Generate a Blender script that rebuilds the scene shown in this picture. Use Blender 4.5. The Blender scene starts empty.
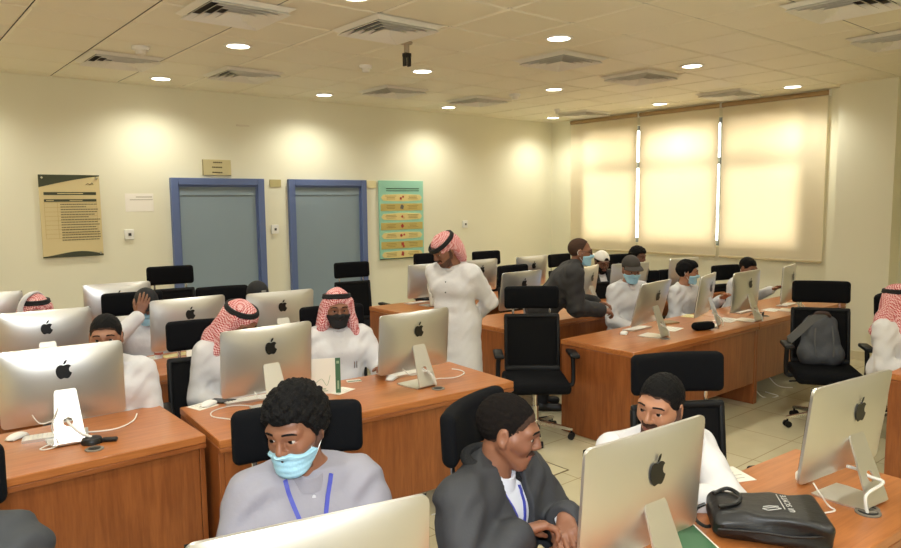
import bpy, bmesh, math, random
import numpy as np
from mathutils import Matrix, Vector
random.seed(7); np.random.seed(7)
SC = bpy.context.scene
COL = SC.collection
PI = math.pi
R = math.radians

# ---------------------------------------------------------------- camera, sky, lights, exposure
YAW, PITCH, ROLL, CAMH, FPX = 0.8759, 0.1015, -0.0106, 1.8605, 709.56
fw = Vector((math.cos(YAW)*math.cos(PITCH), math.sin(YAW)*math.cos(PITCH), -math.sin(PITCH)))
rt = Vector((math.sin(YAW), -math.cos(YAW), 0)); up = rt.cross(fw)
r2 = math.cos(ROLL)*rt + math.sin(ROLL)*up; u2 = -math.sin(ROLL)*rt + math.cos(ROLL)*up
cam = bpy.data.cameras.new('camera'); cam.sensor_width = 36; cam.lens = FPX/901*36
cam.clip_start = .05
camo = bpy.data.objects.new('camera', cam); COL.objects.link(camo)
mw = Matrix((( r2.x, u2.x, -fw.x, 0), (r2.y, u2.y, -fw.y, 0), (r2.z, u2.z, -fw.z, CAMH), (0, 0, 0, 1)))
camo.matrix_world = mw
SC.camera = camo

def at(px, py, axis, val):
    """the point where the sight line of a photo pixel meets the plane axis = val"""
    d = fw + r2*((px-450.5)/FPX) - u2*((py-274)/FPX)
    o = Vector((0, 0, CAMH)); t = (val-o[axis])/d[axis]
    return o + d*t

W = bpy.data.worlds.new('sky'); SC.world = W; W.use_nodes = True
bg = W.node_tree.nodes['Background']; bg.inputs[0].default_value = (1.0, .95, .86, 1); bg.inputs[1].default_value = 9.5
SC.view_settings.view_transform = 'Standard'; SC.view_settings.look = 'None'
SC.view_settings.gamma = 1; SC.view_settings.use_curve_mapping = False
SC.view_settings.exposure = 0.09
SC.cycles.use_denoising = True
SC.cycles.max_bounces = 8; SC.cycles.diffuse_bounces = 5; SC.cycles.glossy_bounces = 4
SC.cycles.sample_clamp_indirect = 6
SC.cycles.caustics_reflective = False; SC.cycles.caustics_refractive = False
LAMP_W, LAMP_COL = 53.0, (1.0, .985, .87)
FLASH_W, FLASH_COL = 62.0, (.90, .95, 1.0)
sun = bpy.data.lights.new('sun', 'SUN'); sun.energy = 1.9; sun.color = (1.0, .95, .84); sun.angle = R(5)
suno = bpy.data.objects.new('sun', sun); COL.objects.link(suno); suno.rotation_euler = Vector((-1, .12, -.62)).to_track_quat('-Z', 'Y').to_euler(); suno.location = (14, 5, 7)
# the photographer's flash, just above the lens
fl = bpy.data.lights.new('camera_flash', 'AREA'); fl.shape = 'RECTANGLE'; fl.size = .12; fl.size_y = .08
fl.energy = FLASH_W; fl.color = FLASH_COL
flo = bpy.data.objects.new('camera_flash', fl); COL.objects.link(flo)
flo.matrix_world = Matrix.Translation(Vector((0, 0, .16)) - fw*.05) @ mw

# ---------------------------------------------------------------- helpers
def srgb(r, g, b):
    f = lambda c: (c/255/12.92) if c/255 <= .04045 else ((c/255+.055)/1.055)**2.4
    return (f(r), f(g), f(b), 1)
MATS = {}
def mat(name, col, rough=.6, metal=0, spec=.5, noise=0, nscale=8, bump=0, bscale=60, coat=0, emit=0, stretch=None, sheen=0):
    if name in MATS: return MATS[name]
    m = bpy.data.materials.new(name); m.use_nodes = True; N = m.node_tree.nodes; L = m.node_tree.links
    b = N['Principled BSDF']
    c = srgb(*col) if max(col) > 1.01 else tuple(col)+(1,)
    b.inputs['Base Color'].default_value = c; b.inputs['Roughness'].default_value = rough
    b.inputs['Metallic'].default_value = metal; b.inputs['Specular IOR Level'].default_value = spec
    b.inputs['Coat Weight'].default_value = coat; b.inputs['Sheen Weight'].default_value = sheen
    if emit:
        b.inputs['Emission Color'].default_value = c; b.inputs['Emission Strength'].default_value = emit
    tc = N.new('ShaderNodeTexCoord'); src = tc.outputs['Object']
    if stretch:
        mp = N.new('ShaderNodeMapping'); mp.inputs['Scale'].default_value = stretch; L.new(src, mp.inputs[0]); src = mp.outputs[0]
    if noise:
        n = N.new('ShaderNodeTexNoise'); n.inputs['Scale'].default_value = nscale; n.inputs['Detail'].default_value = 5
        L.new(src, n.inputs[0])
        mx = N.new('ShaderNodeMix'); mx.data_type = 'RGBA'
        mx.inputs[6].default_value = tuple(x*(1-noise) for x in c[:3])+(1,); mx.inputs[7].default_value = tuple(min(1, x*(1+noise)) for x in c[:3])+(1,)
        L.new(n.outputs[0], mx.inputs[0]); L.new(mx.outputs[2], b.inputs['Base Color'])
    if bump:
        n2 = N.new('ShaderNodeTexNoise'); n2.inputs['Scale'].default_value = bscale; n2.inputs['Detail'].default_value = 3
        L.new(src, n2.inputs[0])
        bp = N.new('ShaderNodeBump'); bp.inputs['Strength'].default_value = bump; bp.inputs['Distance'].default_value = .01
        L.new(n2.outputs[0], bp.inputs['Height']); L.new(bp.outputs[0], b.inputs['Normal'])
    MATS[name] = m
    return m

def wood(name, dark, light, stretch):
    m = bpy.data.materials.new(name); m.use_nodes = True; N = m.node_tree.nodes; L = m.node_tree.links
    b = N['Principled BSDF']; b.inputs['Roughness'].default_value = .33; b.inputs['Coat Weight'].default_value = .15; b.inputs['Coat Roughness'].default_value = .2
    tc = N.new('ShaderNodeTexCoord'); mp = N.new('ShaderNodeMapping'); mp.inputs['Scale'].default_value = stretch
    L.new(tc.outputs['Object'], mp.inputs[0])
    n = N.new('ShaderNodeTexNoise'); n.inputs['Scale'].default_value = 3; n.inputs['Detail'].default_value = 7; n.inputs['Distortion'].default_value = .8
    L.new(mp.outputs[0], n.inputs[0])
    n2 = N.new('ShaderNodeTexNoise'); n2.inputs['Scale'].default_value = 14; n2.inputs['Detail'].default_value = 3
    L.new(mp.outputs[0], n2.inputs[0])
    ad = N.new('ShaderNodeMath'); ad.operation = 'MULTIPLY_ADD'; ad.inputs[1].default_value = .35; L.new(n2.outputs[0], ad.inputs[0]); L.new(n.outputs[0], ad.inputs[2])
    r = N.new('ShaderNodeValToRGB'); r.color_ramp.elements[0].position = .5; r.color_ramp.elements[1].position = .85
    r.color_ramp.elements[0].color = srgb(*dark); r.color_ramp.elements[1].color = srgb(*light)
    L.new(ad.outputs[0], r.inputs[0]); L.new(r.outputs[0], b.inputs['Base Color'])
    MATS[name] = m; return m

def checks(name, c1, c2, scale, rough=.85):
    m = bpy.data.materials.new(name); m.use_nodes = True; N = m.node_tree.nodes; L = m.node_tree.links
    b = N['Principled BSDF']; b.inputs['Roughness'].default_value = rough; b.inputs['Specular IOR Level'].default_value = .2
    tc = N.new('ShaderNodeTexCoord'); mp = N.new('ShaderNodeMapping'); mp.inputs['Rotation'].default_value = (.5, .6, .4)
    L.new(tc.outputs['Object'], mp.inputs[0])
    k = N.new('ShaderNodeTexChecker'); k.inputs['Scale'].default_value = scale
    k.inputs['Color1'].default_value = srgb(*c1); k.inputs['Color2'].default_value = srgb(*c2)
    L.new(mp.outputs[0], k.inputs[0]); L.new(k.outputs[0], b.inputs['Base Color'])
    MATS[name] = m; return m

def finish(name, me, mats, parent=None, flat=False, angle=40):
    if not isinstance(mats, (list, tuple)): mats = [mats]
    for m in mats: me.materials.append(m)
    if not flat:
        me.polygons.foreach_set('use_smooth', [True]*len(me.polygons))
        if angle: me.set_sharp_from_angle(angle=R(angle))
    o = bpy.data.objects.new(name, me); COL.objects.link(o)
    if parent: o.parent = parent
    return o
def tag(o, label=None, cat=None, group=None, kind=None):
    if label: o['label'] = label
    if cat: o['category'] = cat
    if group: o['group'] = group
    if kind: o['kind'] = kind
    return o
def thing(name, label, cat, loc=(0, 0, 0), rotz=0, group=None):
    o = bpy.data.objects.new(name, None); COL.objects.link(o); o.empty_display_size = .1
    o.location = loc; o.rotation_euler = (0, 0, rotz)
    return tag(o, label, cat, group)
def copy_tree(o, parent=None):
    c = o.copy(); COL.objects.link(c)
    if parent: c.parent = parent
    for ch in o.children: copy_tree(ch, c)
    return c

class MB:
    """collects shapes into one mesh"""
    def __init__(s): s.v = []; s.f = []; s.m = []
    def add(s, vs, fs, m=0):
        b = len(s.v); s.v += [tuple(v) for v in vs]; s.f += [tuple(b+i for i in f) for f in fs]; s.m += [m]*len(fs); return s
    def box(s, c, size, bev=0, rot=None, m=0):
        hx, hy, hz = size[0]/2, size[1]/2, size[2]/2
        M = rot or Matrix.Identity(3); c = Vector(c)
        if bev <= 0:
            vs = [Vector((x*hx, y*hy, z*hz)) for x in (-1, 1) for y in (-1, 1) for z in (-1, 1)]
            fs = [(0, 1, 3, 2), (4, 6, 7, 5), (0, 4, 5, 1), (2, 3, 7, 6), (0, 2, 6, 4), (1, 5, 7, 3)]
        else:
            bev = min(bev, hx*.99, hy*.99, hz*.99); vs = []; idx = {}
            for x in (-1, 1):
                for y in (-1, 1):
                    for z in (-1, 1):
                        for a in range(3):
                            p = [x*(hx-bev), y*(hy-bev), z*(hz-bev)]; p[a] = (x*hx, y*hy, z*hz)[a]
                            idx[(x, y, z, a)] = len(vs); vs.append(Vector(p))
            fs = []
            def q(keys):
                ids = [idx[k] for k in keys]; pts = [vs[i] for i in ids]
                n = (pts[1]-pts[0]).cross(pts[2]-pts[0]); cc = sum(pts, Vector())/len(pts)
                fs.append(tuple(ids if n.dot(cc) > 0 else ids[::-1]))
            for a in range(3):
                b1, b2 = (a+1) % 3, (a+2) % 3
                for sg in (-1, 1):
                    k = []
                    for (u, w) in ((-1, -1), (1, -1), (1, 1), (-1, 1)):
                        t = [0, 0, 0]; t[a] = sg; t[b1] = u; t[b2] = w; k.append((*t, a))
                    q(k)
                for u in (-1, 1):
                    for w in (-1, 1):
                        t0 = [0, 0, 0]; t0[a] = -1; t0[b1] = u; t0[b2] = w
                        t1 = list(t0); t1[a] = 1
                        q([(*t0, b1), (*t1, b1), (*t1, b2), (*t0, b2)])
            for x in (-1, 1):
                for y in (-1, 1):
                    for z in (-1, 1): q([(x, y, z, 0), (x, y, z, 1), (x, y, z, 2)])
        return s.add([c + M @ v for v in vs], fs, m)
    def rbox(s, c, size, r, n=4, rot=None, m=0, fn=None):
        """cushion-like box with round edges; fn bends it"""
        M = rot or Matrix.Identity(3); c = Vector(c); h = [x/2 for x in size]; r = min(r, *[x*.999 for x in h])
        ins = [x-r for x in h]; key = {}; vs = []; fs = []
        def axis(i):
            a = [-h[i]]
            for k in range(1, n+1): a.append(-ins[i] - r*math.cos(PI/2*k/n)*1.0 if k < n else -ins[i])
            seg = max(1, int(ins[i]*2/.06)) if fn else 1
            for k in range(1, seg): a.append(-ins[i]+2*ins[i]*k/seg)
            return a + [-x for x in a[:n+1]][::-1]
        ax = [axis(i) for i in range(3)]
        def vid(p):
            k = tuple(round(x, 5) for x in p)
            if k not in key:
                q = Vector([max(-ins[i], min(ins[i], p[i])) for i in range(3)]); d = Vector(p)-q
                if d.length > 1e-9: q = q + d.normalized()*r
                if fn: q = fn(q)
                key[k] = len(vs); vs.append(c + M @ q)
            return key[k]
        for a in range(3):
            b1, b2 = (a+1) % 3, (a+2) % 3
            for sg in (-1, 1):
                for i in range(len(ax[b1])-1):
                    for j in range(len(ax[b2])-1):
                        ids = []
                        for (u, w) in ((i, j), (i+1, j), (i+1, j+1), (i, j+1)):
                            p = [0, 0, 0]; p[a] = sg*h[a]; p[b1] = ax[b1][u]; p[b2] = ax[b2][w]; ids.append(vid(p))
                        if sg < 0: ids = ids[::-1]
                        fs.append(ids)
        return s.add(vs, fs, m)
    def lathe(s, prof, c=(0, 0, 0), n=24, rot=None, m=0, cap=True):
        M = rot or Matrix.Identity(3); c = Vector(c); vs = []; fs = []
        for (r, z) in prof:
            for k in range(n): vs.append(c + M @ Vector((r*math.cos(2*PI*k/n), r*math.sin(2*PI*k/n), z)))
        for i in range(len(prof)-1):
            for k in range(n): fs.append((i*n+k, i*n+(k+1) % n, (i+1)*n+(k+1) % n, (i+1)*n+k))
        if cap:
            fs.append(tuple(range(n))[::-1]); fs.append(tuple((len(prof)-1)*n+k for k in range(n)))
        return s.add(vs, fs, m)
    def cyl(s, a, b, ra, rb=None, n=16, m=0):
        a = Vector(a); b = Vector(b); d = b-a; q = d.to_track_quat('Z', 'Y').to_matrix()
        return s.lathe([(ra, 0), (ra if rb is None else rb, d.length)], a, n, q, m)
    def ell(s, c, r, n=16, rot=None, m=0):
        prof = [(max(1e-4, math.sin(PI*i/n)), -math.cos(PI*i/n)) for i in range(n+1)]
        M = (rot or Matrix.Identity(3)) @ Matrix.Diagonal(Vector(r)).to_3x3()
        return s.lathe(prof, c, 2*n, M, m, cap=False)
    def tube(s, pts, r, n=8, m=0, flat=None):
        P = [Vector(p) for p in pts]; vs = []; fs = []; ref = None
        for i, p in enumerate(P):
            d = (P[min(i+1, len(P)-1)]-P[max(i-1, 0)]).normalized()
            if ref is None: ref = d.orthogonal().normalized()
            ref = (ref - d*ref.dot(d)).normalized(); o = d.cross(ref)
            for k in range(n):
                a = 2*PI*k/n; vs.append(p + ref*(r*math.cos(a)) + o*(r*math.sin(a)))
        for i in range(len(P)-1):
            for k in range(n): fs.append((i*n+k, i*n+(k+1) % n, (i+1)*n+(k+1) % n, (i+1)*n+k))
        fs.append(tuple(range(n))[::-1]); fs.append(tuple((len(P)-1)*n+k for k in range(n)))
        return s.add(vs, fs, m)
    def prism(s, poly, t, M=None, m=0):
        """polygon (x, z) in the XZ plane, thickness t towards -y"""
        M = M or Matrix.Identity(4); n = len(poly)
        bm = bmesh.new(); vv = [bm.verts.new((x, 0, z)) for x, z in poly]
        es = [bm.edges.new((vv[i], vv[(i+1) % n])) for i in range(n)]
        g = bmesh.ops.triangle_fill(bm, edges=es, use_beauty=True)
        bm.verts.index_update()
        tri = [tuple(v.index for v in f.verts) for f in bm.faces]; bm.free()
        vs = [M @ Vector((x, 0, z)) for x, z in poly] + [M @ Vector((x, -t, z)) for x, z in poly]; fs = []
        for f in tri:
            a, b, c = [Vector((poly[i][0], poly[i][1], 0)) for i in f]
            ccw = (b-a).cross(c-a).z > 0
            f = f if ccw else f[::-1]
            fs.append(tuple(n+i for i in f)); fs.append(f[::-1])
        area = sum(poly[i][0]*poly[(i+1) % n][1]-poly[(i+1) % n][0]*poly[i][1] for i in range(n))
        for i in range(n):
            j = (i+1) % n; q = (i, j, n+j, n+i); fs.append(q if area < 0 else q[::-1])
        return s.add(vs, fs, m)
    def build(s, name, mats, parent=None, flat=False, angle=40):
        me = bpy.data.meshes.new(name); me.from_pydata(s.v, [], s.f); me.validate()
        o = finish(name, me, mats, parent, flat, angle)
        if any(s.m): me.polygons.foreach_set('material_index', s.m[:len(me.polygons)])
        return o
def spline(pts, n=6, closed=False):
    P = [Vector(p) for p in pts]; out = []; N = len(P)
    rng = range(N) if closed else range(N-1)
    for i in rng:
        g = lambda k: P[k % N] if closed else P[max(0, min(N-1, k))]
        a, b, c, d = g(i-1), g(i), g(i+1), g(i+2)
        for k in range(n):
            t = k/n
            out.append(.5*((2*b)+(-a+c)*t+(2*a-5*b+4*c-d)*t*t+(-a+3*b-3*c+d)*t**3))
    if not closed: out.append(P[-1])
    return out
# ---------------------------------------------------------------- smooth implicit surfaces, for bodies and cloth
class SDF:
    def __init__(s): s.ops = []
    def cap(s, a, b, ra, rb=None, k=.02, sub=False):
        s.ops.append(('c', np.array(a, np.float32), np.array(b, np.float32), ra, ra if rb is None else rb, k, sub)); return s
    def ell(s, c, r, M=None, k=.02, sub=False):
        s.ops.append(('e', np.array(c, np.float32), np.array(r, np.float32), np.eye(3, dtype=np.float32) if M is None else np.array(M, np.float32), k, sub)); return s
    def fn(s, f): s.ops.append(('f', f)); return s
    def ev(s, P):
        d = np.full(len(P), 9.0, np.float32)
        for o in s.ops:
            if o[0] == 'f': d = o[1](P, d); continue
            if o[0] == 'c':
                _, a, b, ra, rb, k, sub = o
                ab = b-a; L2 = float(ab @ ab)+1e-9
                t = np.clip(((P-a) @ ab)/L2, 0, 1)
                q = np.sqrt(((P-a-t[:, None]*ab)**2).sum(1)) - (ra+t*(rb-ra))
            else:
                _, c, r, M, k, sub = o
                l = (P-c) @ M
                k0 = np.sqrt(((l/r)**2).sum(1)); k1 = np.sqrt(((l/(r*r))**2).sum(1))+1e-6
                q = k0*(k0-1)/k1
            if sub:
                h = np.clip(.5-.5*(d+q)/k, 0, 1); d = d*(1-h)-q*h + k*h*(1-h)
            else:
                h = np.clip(.5+.5*(d-q)/k, 0, 1); d = d*(1-h)+q*h - k*h*(1-h)
        return d
    def bounds(s):
        lo = np.full(3, 9.0); hi = -lo
        for o in s.ops:
            if o[0] == 'c' and not o[6]:
                m = max(o[3], o[4])
                for p in (o[1], o[2]): lo = np.minimum(lo, p-m); hi = np.maximum(hi, p+m)
            if o[0] == 'e' and not o[5]:
                m = o[2].max(); lo = np.minimum(lo, o[1]-m); hi = np.maximum(hi, o[1]+m)
        return lo-.03, hi+.03
    def first_y(s, x, z, y0=.6, y1=-.3):
        ys = np.linspace(y0, y1, 260).astype(np.float32)
        d = s.ev(np.stack([np.full_like(ys, x), ys, np.full_like(ys, z)], 1))
        i = np.argmax(d < 0)
        return float(ys[i])
def axis_pts(lo, hi, step, ref):
    x = lo; out = [lo]
    while x < hi:
        st = step
        for (a, b, t) in ref:
            if a-step < x < b: st = min(st, t)
        x += st; out.append(x)
    return np.array(out, np.float32)
def surface(s, step, refine=()):
    """mesh of the zero set: refine = [(lo, hi, step)] boxes"""
    lo, hi = s.bounds()
    ax = [axis_pts(lo[i], hi[i], step, [(a[i], b[i], t) for a, b, t in refine]) for i in range(3)]
    n = [len(a) for a in ax]; F = np.empty(n, np.float32); B = 10
    cs = [[(i, min(i+B, n[k])) for i in range(0, n[k], B)] for k in range(3)]
    cen = [np.array([(ax[k][a]+ax[k][b-1])/2 for a, b in cs[k]]) for k in range(3)]
    hal = [np.array([(ax[k][b-1]-ax[k][a])/2+step for a, b in cs[k]]) for k in range(3)]
    G = np.stack(np.meshgrid(*cen, indexing='ij'), -1).reshape(-1, 3).astype(np.float32)
    H = np.sqrt((np.stack(np.meshgrid(*hal, indexing='ij'), -1).reshape(-1, 3)**2).sum(1))
    dc = s.ev(G); act = np.abs(dc) < H*1.5+.012
    blocks = [(a, b, c) for a in cs[0] for b in cs[1] for c in cs[2]]
    buf = []; slots = []
    def flush():
        if not buf: return
        d = s.ev(np.concatenate(buf)); k = 0
        for (a, b, c), p in zip(slots, buf):
            F[a[0]:a[1], b[0]:b[1], c[0]:c[1]] = d[k:k+len(p)].reshape(a[1]-a[0], b[1]-b[0], c[1]-c[0]); k += len(p)
        buf.clear(); slots.clear()
    tot = 0
    for i, (a, b, c) in enumerate(blocks):
        if not act[i]: F[a[0]:a[1], b[0]:b[1], c[0]:c[1]] = dc[i]; continue
        p = np.stack(np.meshgrid(ax[0][a[0]:a[1]], ax[1][b[0]:b[1]], ax[2][c[0]:c[1]], indexing='ij'), -1).reshape(-1, 3)
        buf.append(p); slots.append((a, b, c)); tot += len(p)
        if tot > 150000: flush(); tot = 0
    flush()
    ins = F < 0
    cnt = np.zeros([k-1 for k in n], np.int8)
    for i in (0, 1):
        for j in (0, 1):
            for k in (0, 1): cnt += ins[i:n[0]-1+i, j:n[1]-1+j, k:n[2]-1+k]
    cell = np.argwhere((cnt > 0) & (cnt < 8))
    vid = np.full(cnt.shape, -1, np.int32); vid[tuple(cell.T)] = np.arange(len(cell))
    acc = np.zeros((len(cell), 3), np.float32); num = np.zeros(len(cell), np.float32)
    C = [(i, j, k) for i in (0, 1) for j in (0, 1) for k in (0, 1)]
    val = {c: F[cell[:, 0]+c[0], cell[:, 1]+c[1], cell[:, 2]+c[2]] for c in C}
    pos = {c: np.stack([ax[t][cell[:, t]+c[t]] for t in range(3)], 1) for c in C}
    for c in C:
        for t in range(3):
            if c[t]: continue
            e = list(c); e[t] = 1; e = tuple(e)
            va, vb = val[c], val[e]; x = (va < 0) != (vb < 0)
            u = np.where(x, va/np.where(x, va-vb, 1), 0)[:, None]
            acc += np.where(x[:, None], pos[c]*(1-u)+pos[e]*u, 0); num += x
    V = acc/num[:, None]
    Q = []
    for t in range(3):
        a, b = (t+1) % 3, (t+2) % 3
        sl0 = [slice(1, n[k]-1) for k in range(3)]; sl0[t] = slice(0, n[t]-1)
        sl1 = list(sl0); sl1[t] = slice(1, n[t])
        i0, i1 = ins[tuple(sl0)], ins[tuple(sl1)]
        for flip in (0, 1):
            w = np.argwhere((i0 & ~i1) if not flip else (~i0 & i1))
            if not len(w): continue
            off = np.ones(3, int); off[t] = 0; w = w+off
            def g(da, db):
                q = w.copy(); q[:, a] += da; q[:, b] += db
                return vid[q[:, 0], q[:, 1], q[:, 2]]
            quad = np.stack([g(-1, -1), g(0, -1), g(0, 0), g(-1, 0)], 1)
            Q.append(quad if not flip else quad[:, ::-1])
    Q = np.concatenate(Q); Q = Q[(Q >= 0).all(1)]
    return V, Q
def sdf_obj(name, s, step, mats, parent, refine=(), classify=None):
    V, Q = surface(s, step, refine)
    me = bpy.data.meshes.new(name)
    me.vertices.add(len(V)); me.vertices.foreach_set('co', V.astype(np.float32).ravel())
    me.loops.add(len(Q)*4); me.loops.foreach_set('vertex_index', Q.astype(np.int32).ravel())
    me.polygons.add(len(Q)); me.polygons.foreach_set('loop_start', np.arange(0, len(Q)*4, 4, dtype=np.int32))
    me.update(calc_edges=True); me.validate()
    o = finish(name, me, mats, parent, angle=None)
    if classify is not None:
        me.polygons.foreach_set('material_index', classify(V[Q].mean(1)).astype(np.int32))
    return o
def wob(P, f, a, ph=0., st=(1, 1, 1)):
    x, y, z = P[:, 0]*st[0], P[:, 1]*st[1], P[:, 2]*st[2]
    return a*(np.sin(f*x+1.7*np.sin(f*.6*y+ph)+ph)*np.sin(f*.9*y+1.3*np.sin(f*.7*z+2*ph))+.6*np.sin(f*1.1*z+1.9*np.sin(f*.8*x+ph)+3*ph))
# ---------------------------------------------------------------- the room
XL, XR, YF, YB, CZ = -2.6, 9.02, -2.6, 8.14, 3.15
M_wall = mat('wall_paint', (232, 228, 204), .75, noise=.02, nscale=1.5, spec=.3)
M_ceil = mat('ceiling_metal_tile', (236, 230, 208), .5, noise=.03, nscale=2, spec=.4)
M_white = mat('white_plastic', (236, 234, 226), .4)
M_black = mat('black_plastic', (14, 14, 15), .45)
M_chrome = mat('chrome', (.75, .74, .72), .18, 1)
M_dark = mat('dark_recess', (30, 27, 24), .8)
def tilefloor():
    m = bpy.data.materials.new('floor_tile'); m.use_nodes = True; N = m.node_tree.nodes; L = m.node_tree.links
    b = N['Principled BSDF']; b.inputs['Roughness'].default_value = .22
    tc = N.new('ShaderNodeTexCoord'); br = N.new('ShaderNodeTexBrick'); br.offset = 0; br.squash = 1
    br.inputs['Scale'].default_value = 1; br.inputs['Brick Width'].default_value = .6; br.inputs['Row Height'].default_value = .6
    br.inputs['Mortar Size'].default_value = .004; br.inputs['Mortar Smooth'].default_value = .2
    br.inputs['Color1'].default_value = srgb(206, 196, 160); br.inputs['Color2'].default_value = srgb(212, 202, 168); br.inputs['Mortar'].default_value = srgb(168, 154, 118)
    L.new(tc.outputs['Object'], br.inputs[0])
    n = N.new('ShaderNodeTexNoise'); n.inputs['Scale'].default_value = 3; n.inputs['Detail'].default_value = 6; L.new(tc.outputs['Object'], n.inputs[0])
    mx = N.new('ShaderNodeMix'); mx.data_type = 'RGBA'; mx.blend_type = 'MULTIPLY'; mx.inputs[0].default_value = .25
    L.new(br.outputs[0], mx.inputs[6]); L.new(n.outputs[0], mx.inputs[7]); L.new(mx.outputs[2], b.inputs['Base Color'])
    return m
M_floor = tilefloor()
def struct(o): o['kind'] = 'structure'; return o
b = MB(); b.box(((XL+XR)/2, (YF+YB)/2, -.1), (XR-XL+.6, YB-YF+.6, .2)); struct(b.build('floor', M_floor))
# ceiling of square clip-in metal tiles with bevelled edges, a shadow gap between them
TP, TX, TY = .63, 1.6, 3.53
b = MB()
k0, k1 = math.floor((XL-TX)/TP), math.ceil((XR-TX)/TP)
j0, j1 = math.floor((YF-TY)/TP), math.ceil((YB-TY)/TP)
for i in range(k0, k1):
    for j in range(j0, j1):
        x0, y0 = TX+i*TP+.0015, TY+j*TP+.0015; x1, y1 = x0+TP-.003, y0+TP-.003
        e, h = .018, .012
        vs = [(x0, y0, CZ+h), (x1, y0, CZ+h), (x1, y1, CZ+h), (x0, y1, CZ+h), (x0+e, y0+e, CZ), (x1-e, y0+e, CZ), (x1-e, y1-e, CZ), (x0+e, y1-e, CZ)]
        b.add(vs, [(7, 6, 5, 4), (0, 4, 5, 1), (1, 5, 6, 2), (2, 6, 7, 3), (3, 7, 4, 0)][0:1] + [(4, 0, 1, 5), (5, 1, 2, 6), (6, 2, 3, 7), (7, 3, 0, 4)])
b.box(((XL+XR)/2, (YF+YB)/2, CZ+.05), (XR-XL+.6, YB-YF+.6, .08), m=1)
struct(b.build('ceiling', [M_ceil, M_dark], flat=True))
T = .25
b = MB(); b.box(((XL+XR)/2, YB+T/2, CZ/2), (XR-XL+2*T, T, CZ+.1)); struct(b.build('wall_back', M_wall))
b = MB(); b.box(((XL+XR)/2, YF-T/2, CZ/2), (XR-XL+2*T, T, CZ+.1)); struct(b.build('wall_front', M_wall))
b = MB(); b.box((XL-T/2, (YF+YB)/2, CZ/2), (T, YB-YF, CZ+.1)); struct(b.build('wall_left', M_wall))
WY0, WY1, WZ0, WZ1 = 3.95, 7.46, 1.22, 2.96
b = MB()
def wr(ya, yb, za, zb): b.box((XR+T/2, (ya+yb)/2, (za+zb)/2), (T, yb-ya, zb-za))
wr(YF, WY0, -.05, CZ+.05); wr(WY1, YB, -.05, CZ+.05); wr(WY0, WY1, -.05, WZ0); wr(WY0, WY1, WZ1, CZ+.05)
struct(b.build('wall_right', M_wall))
b = MB(); b.box((XR-.135, (2.9+3.5)/2, CZ/2), (.27, .6, CZ)); struct(b.build('trim_1', M_wall))      # pillar
M_skirt = mat('skirting', (214, 204, 172), .35)
b = MB(); b.box(((XL+XR)/2, YB-.008, .05), (XR-XL, .016, .1), .003); struct(b.build('baseboard_back', M_skirt))
b = MB(); b.box((XR-.008, (3.5+YB)/2, .05), (.016, YB-3.5, .1), .003); b.box((XR-.278, 3.2, .05), (.016, .6, .1), .003); b.box((XR-.008, (YF+2.9)/2, .05), (.016, 2.9-YF, .1), .003)
struct(b.build('baseboard_right', M_skirt))
# window with mullions and a transom, behind the blinds
M_alu = mat('window_aluminium', (150, 160, 160), .4, .6)
M_glass = bpy.data.materials.new('window_glass'); M_glass.use_nodes = True
_n = M_glass.node_tree.nodes; _l = M_glass.node_tree.links; _n.remove(_n['Principled BSDF'])
_t = _n.new('ShaderNodeBsdfTransparent'); _g = _n.new('ShaderNodeBsdfGlossy'); _g.inputs['Roughness'].default_value = .02
_f = _n.new('ShaderNodeFresnel'); _x = _n.new('ShaderNodeMixShader')
_l.new(_f.outputs[0], _x.inputs[0]); _l.new(_t.outputs[0], _x.inputs[1]); _l.new(_g.outputs[0], _x.inputs[2]); _l.new(_x.outputs[0], _n['Material Output'].inputs[0])
BL = [(6.40, 7.67), (5.10, 6.35), (3.71, 5.05)]
muls = [WY0, 5.075, 6.375, WY1]
for i in range(3):
    ya, yb = muls[i], muls[i+1]
    o = bpy.data.objects.new('window_%d' % (i+1), None); COL.objects.link(o); struct(o); o.location = (XR+.1, (ya+yb)/2, WZ0)
    q = MB(); x = 0; hy = (yb-ya)/2; hz = WZ1-WZ0
    for s in (-1, 1): q.box((x, s*(hy-.035), hz/2), (.07, .07, hz), .004)
    for z in (.035, 1.16, hz-.035): q.box((x, 0, z), (.07, 2*hy-.1, .09 if z == 1.16 else .07), .004)
    q.build('window_frame', M_alu, o)
    q = MB(); q.box((.01, 0, hz/2), (.006, 2*hy-.12, hz-.12)); q.build('glass_pane', M_glass, o)
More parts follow.
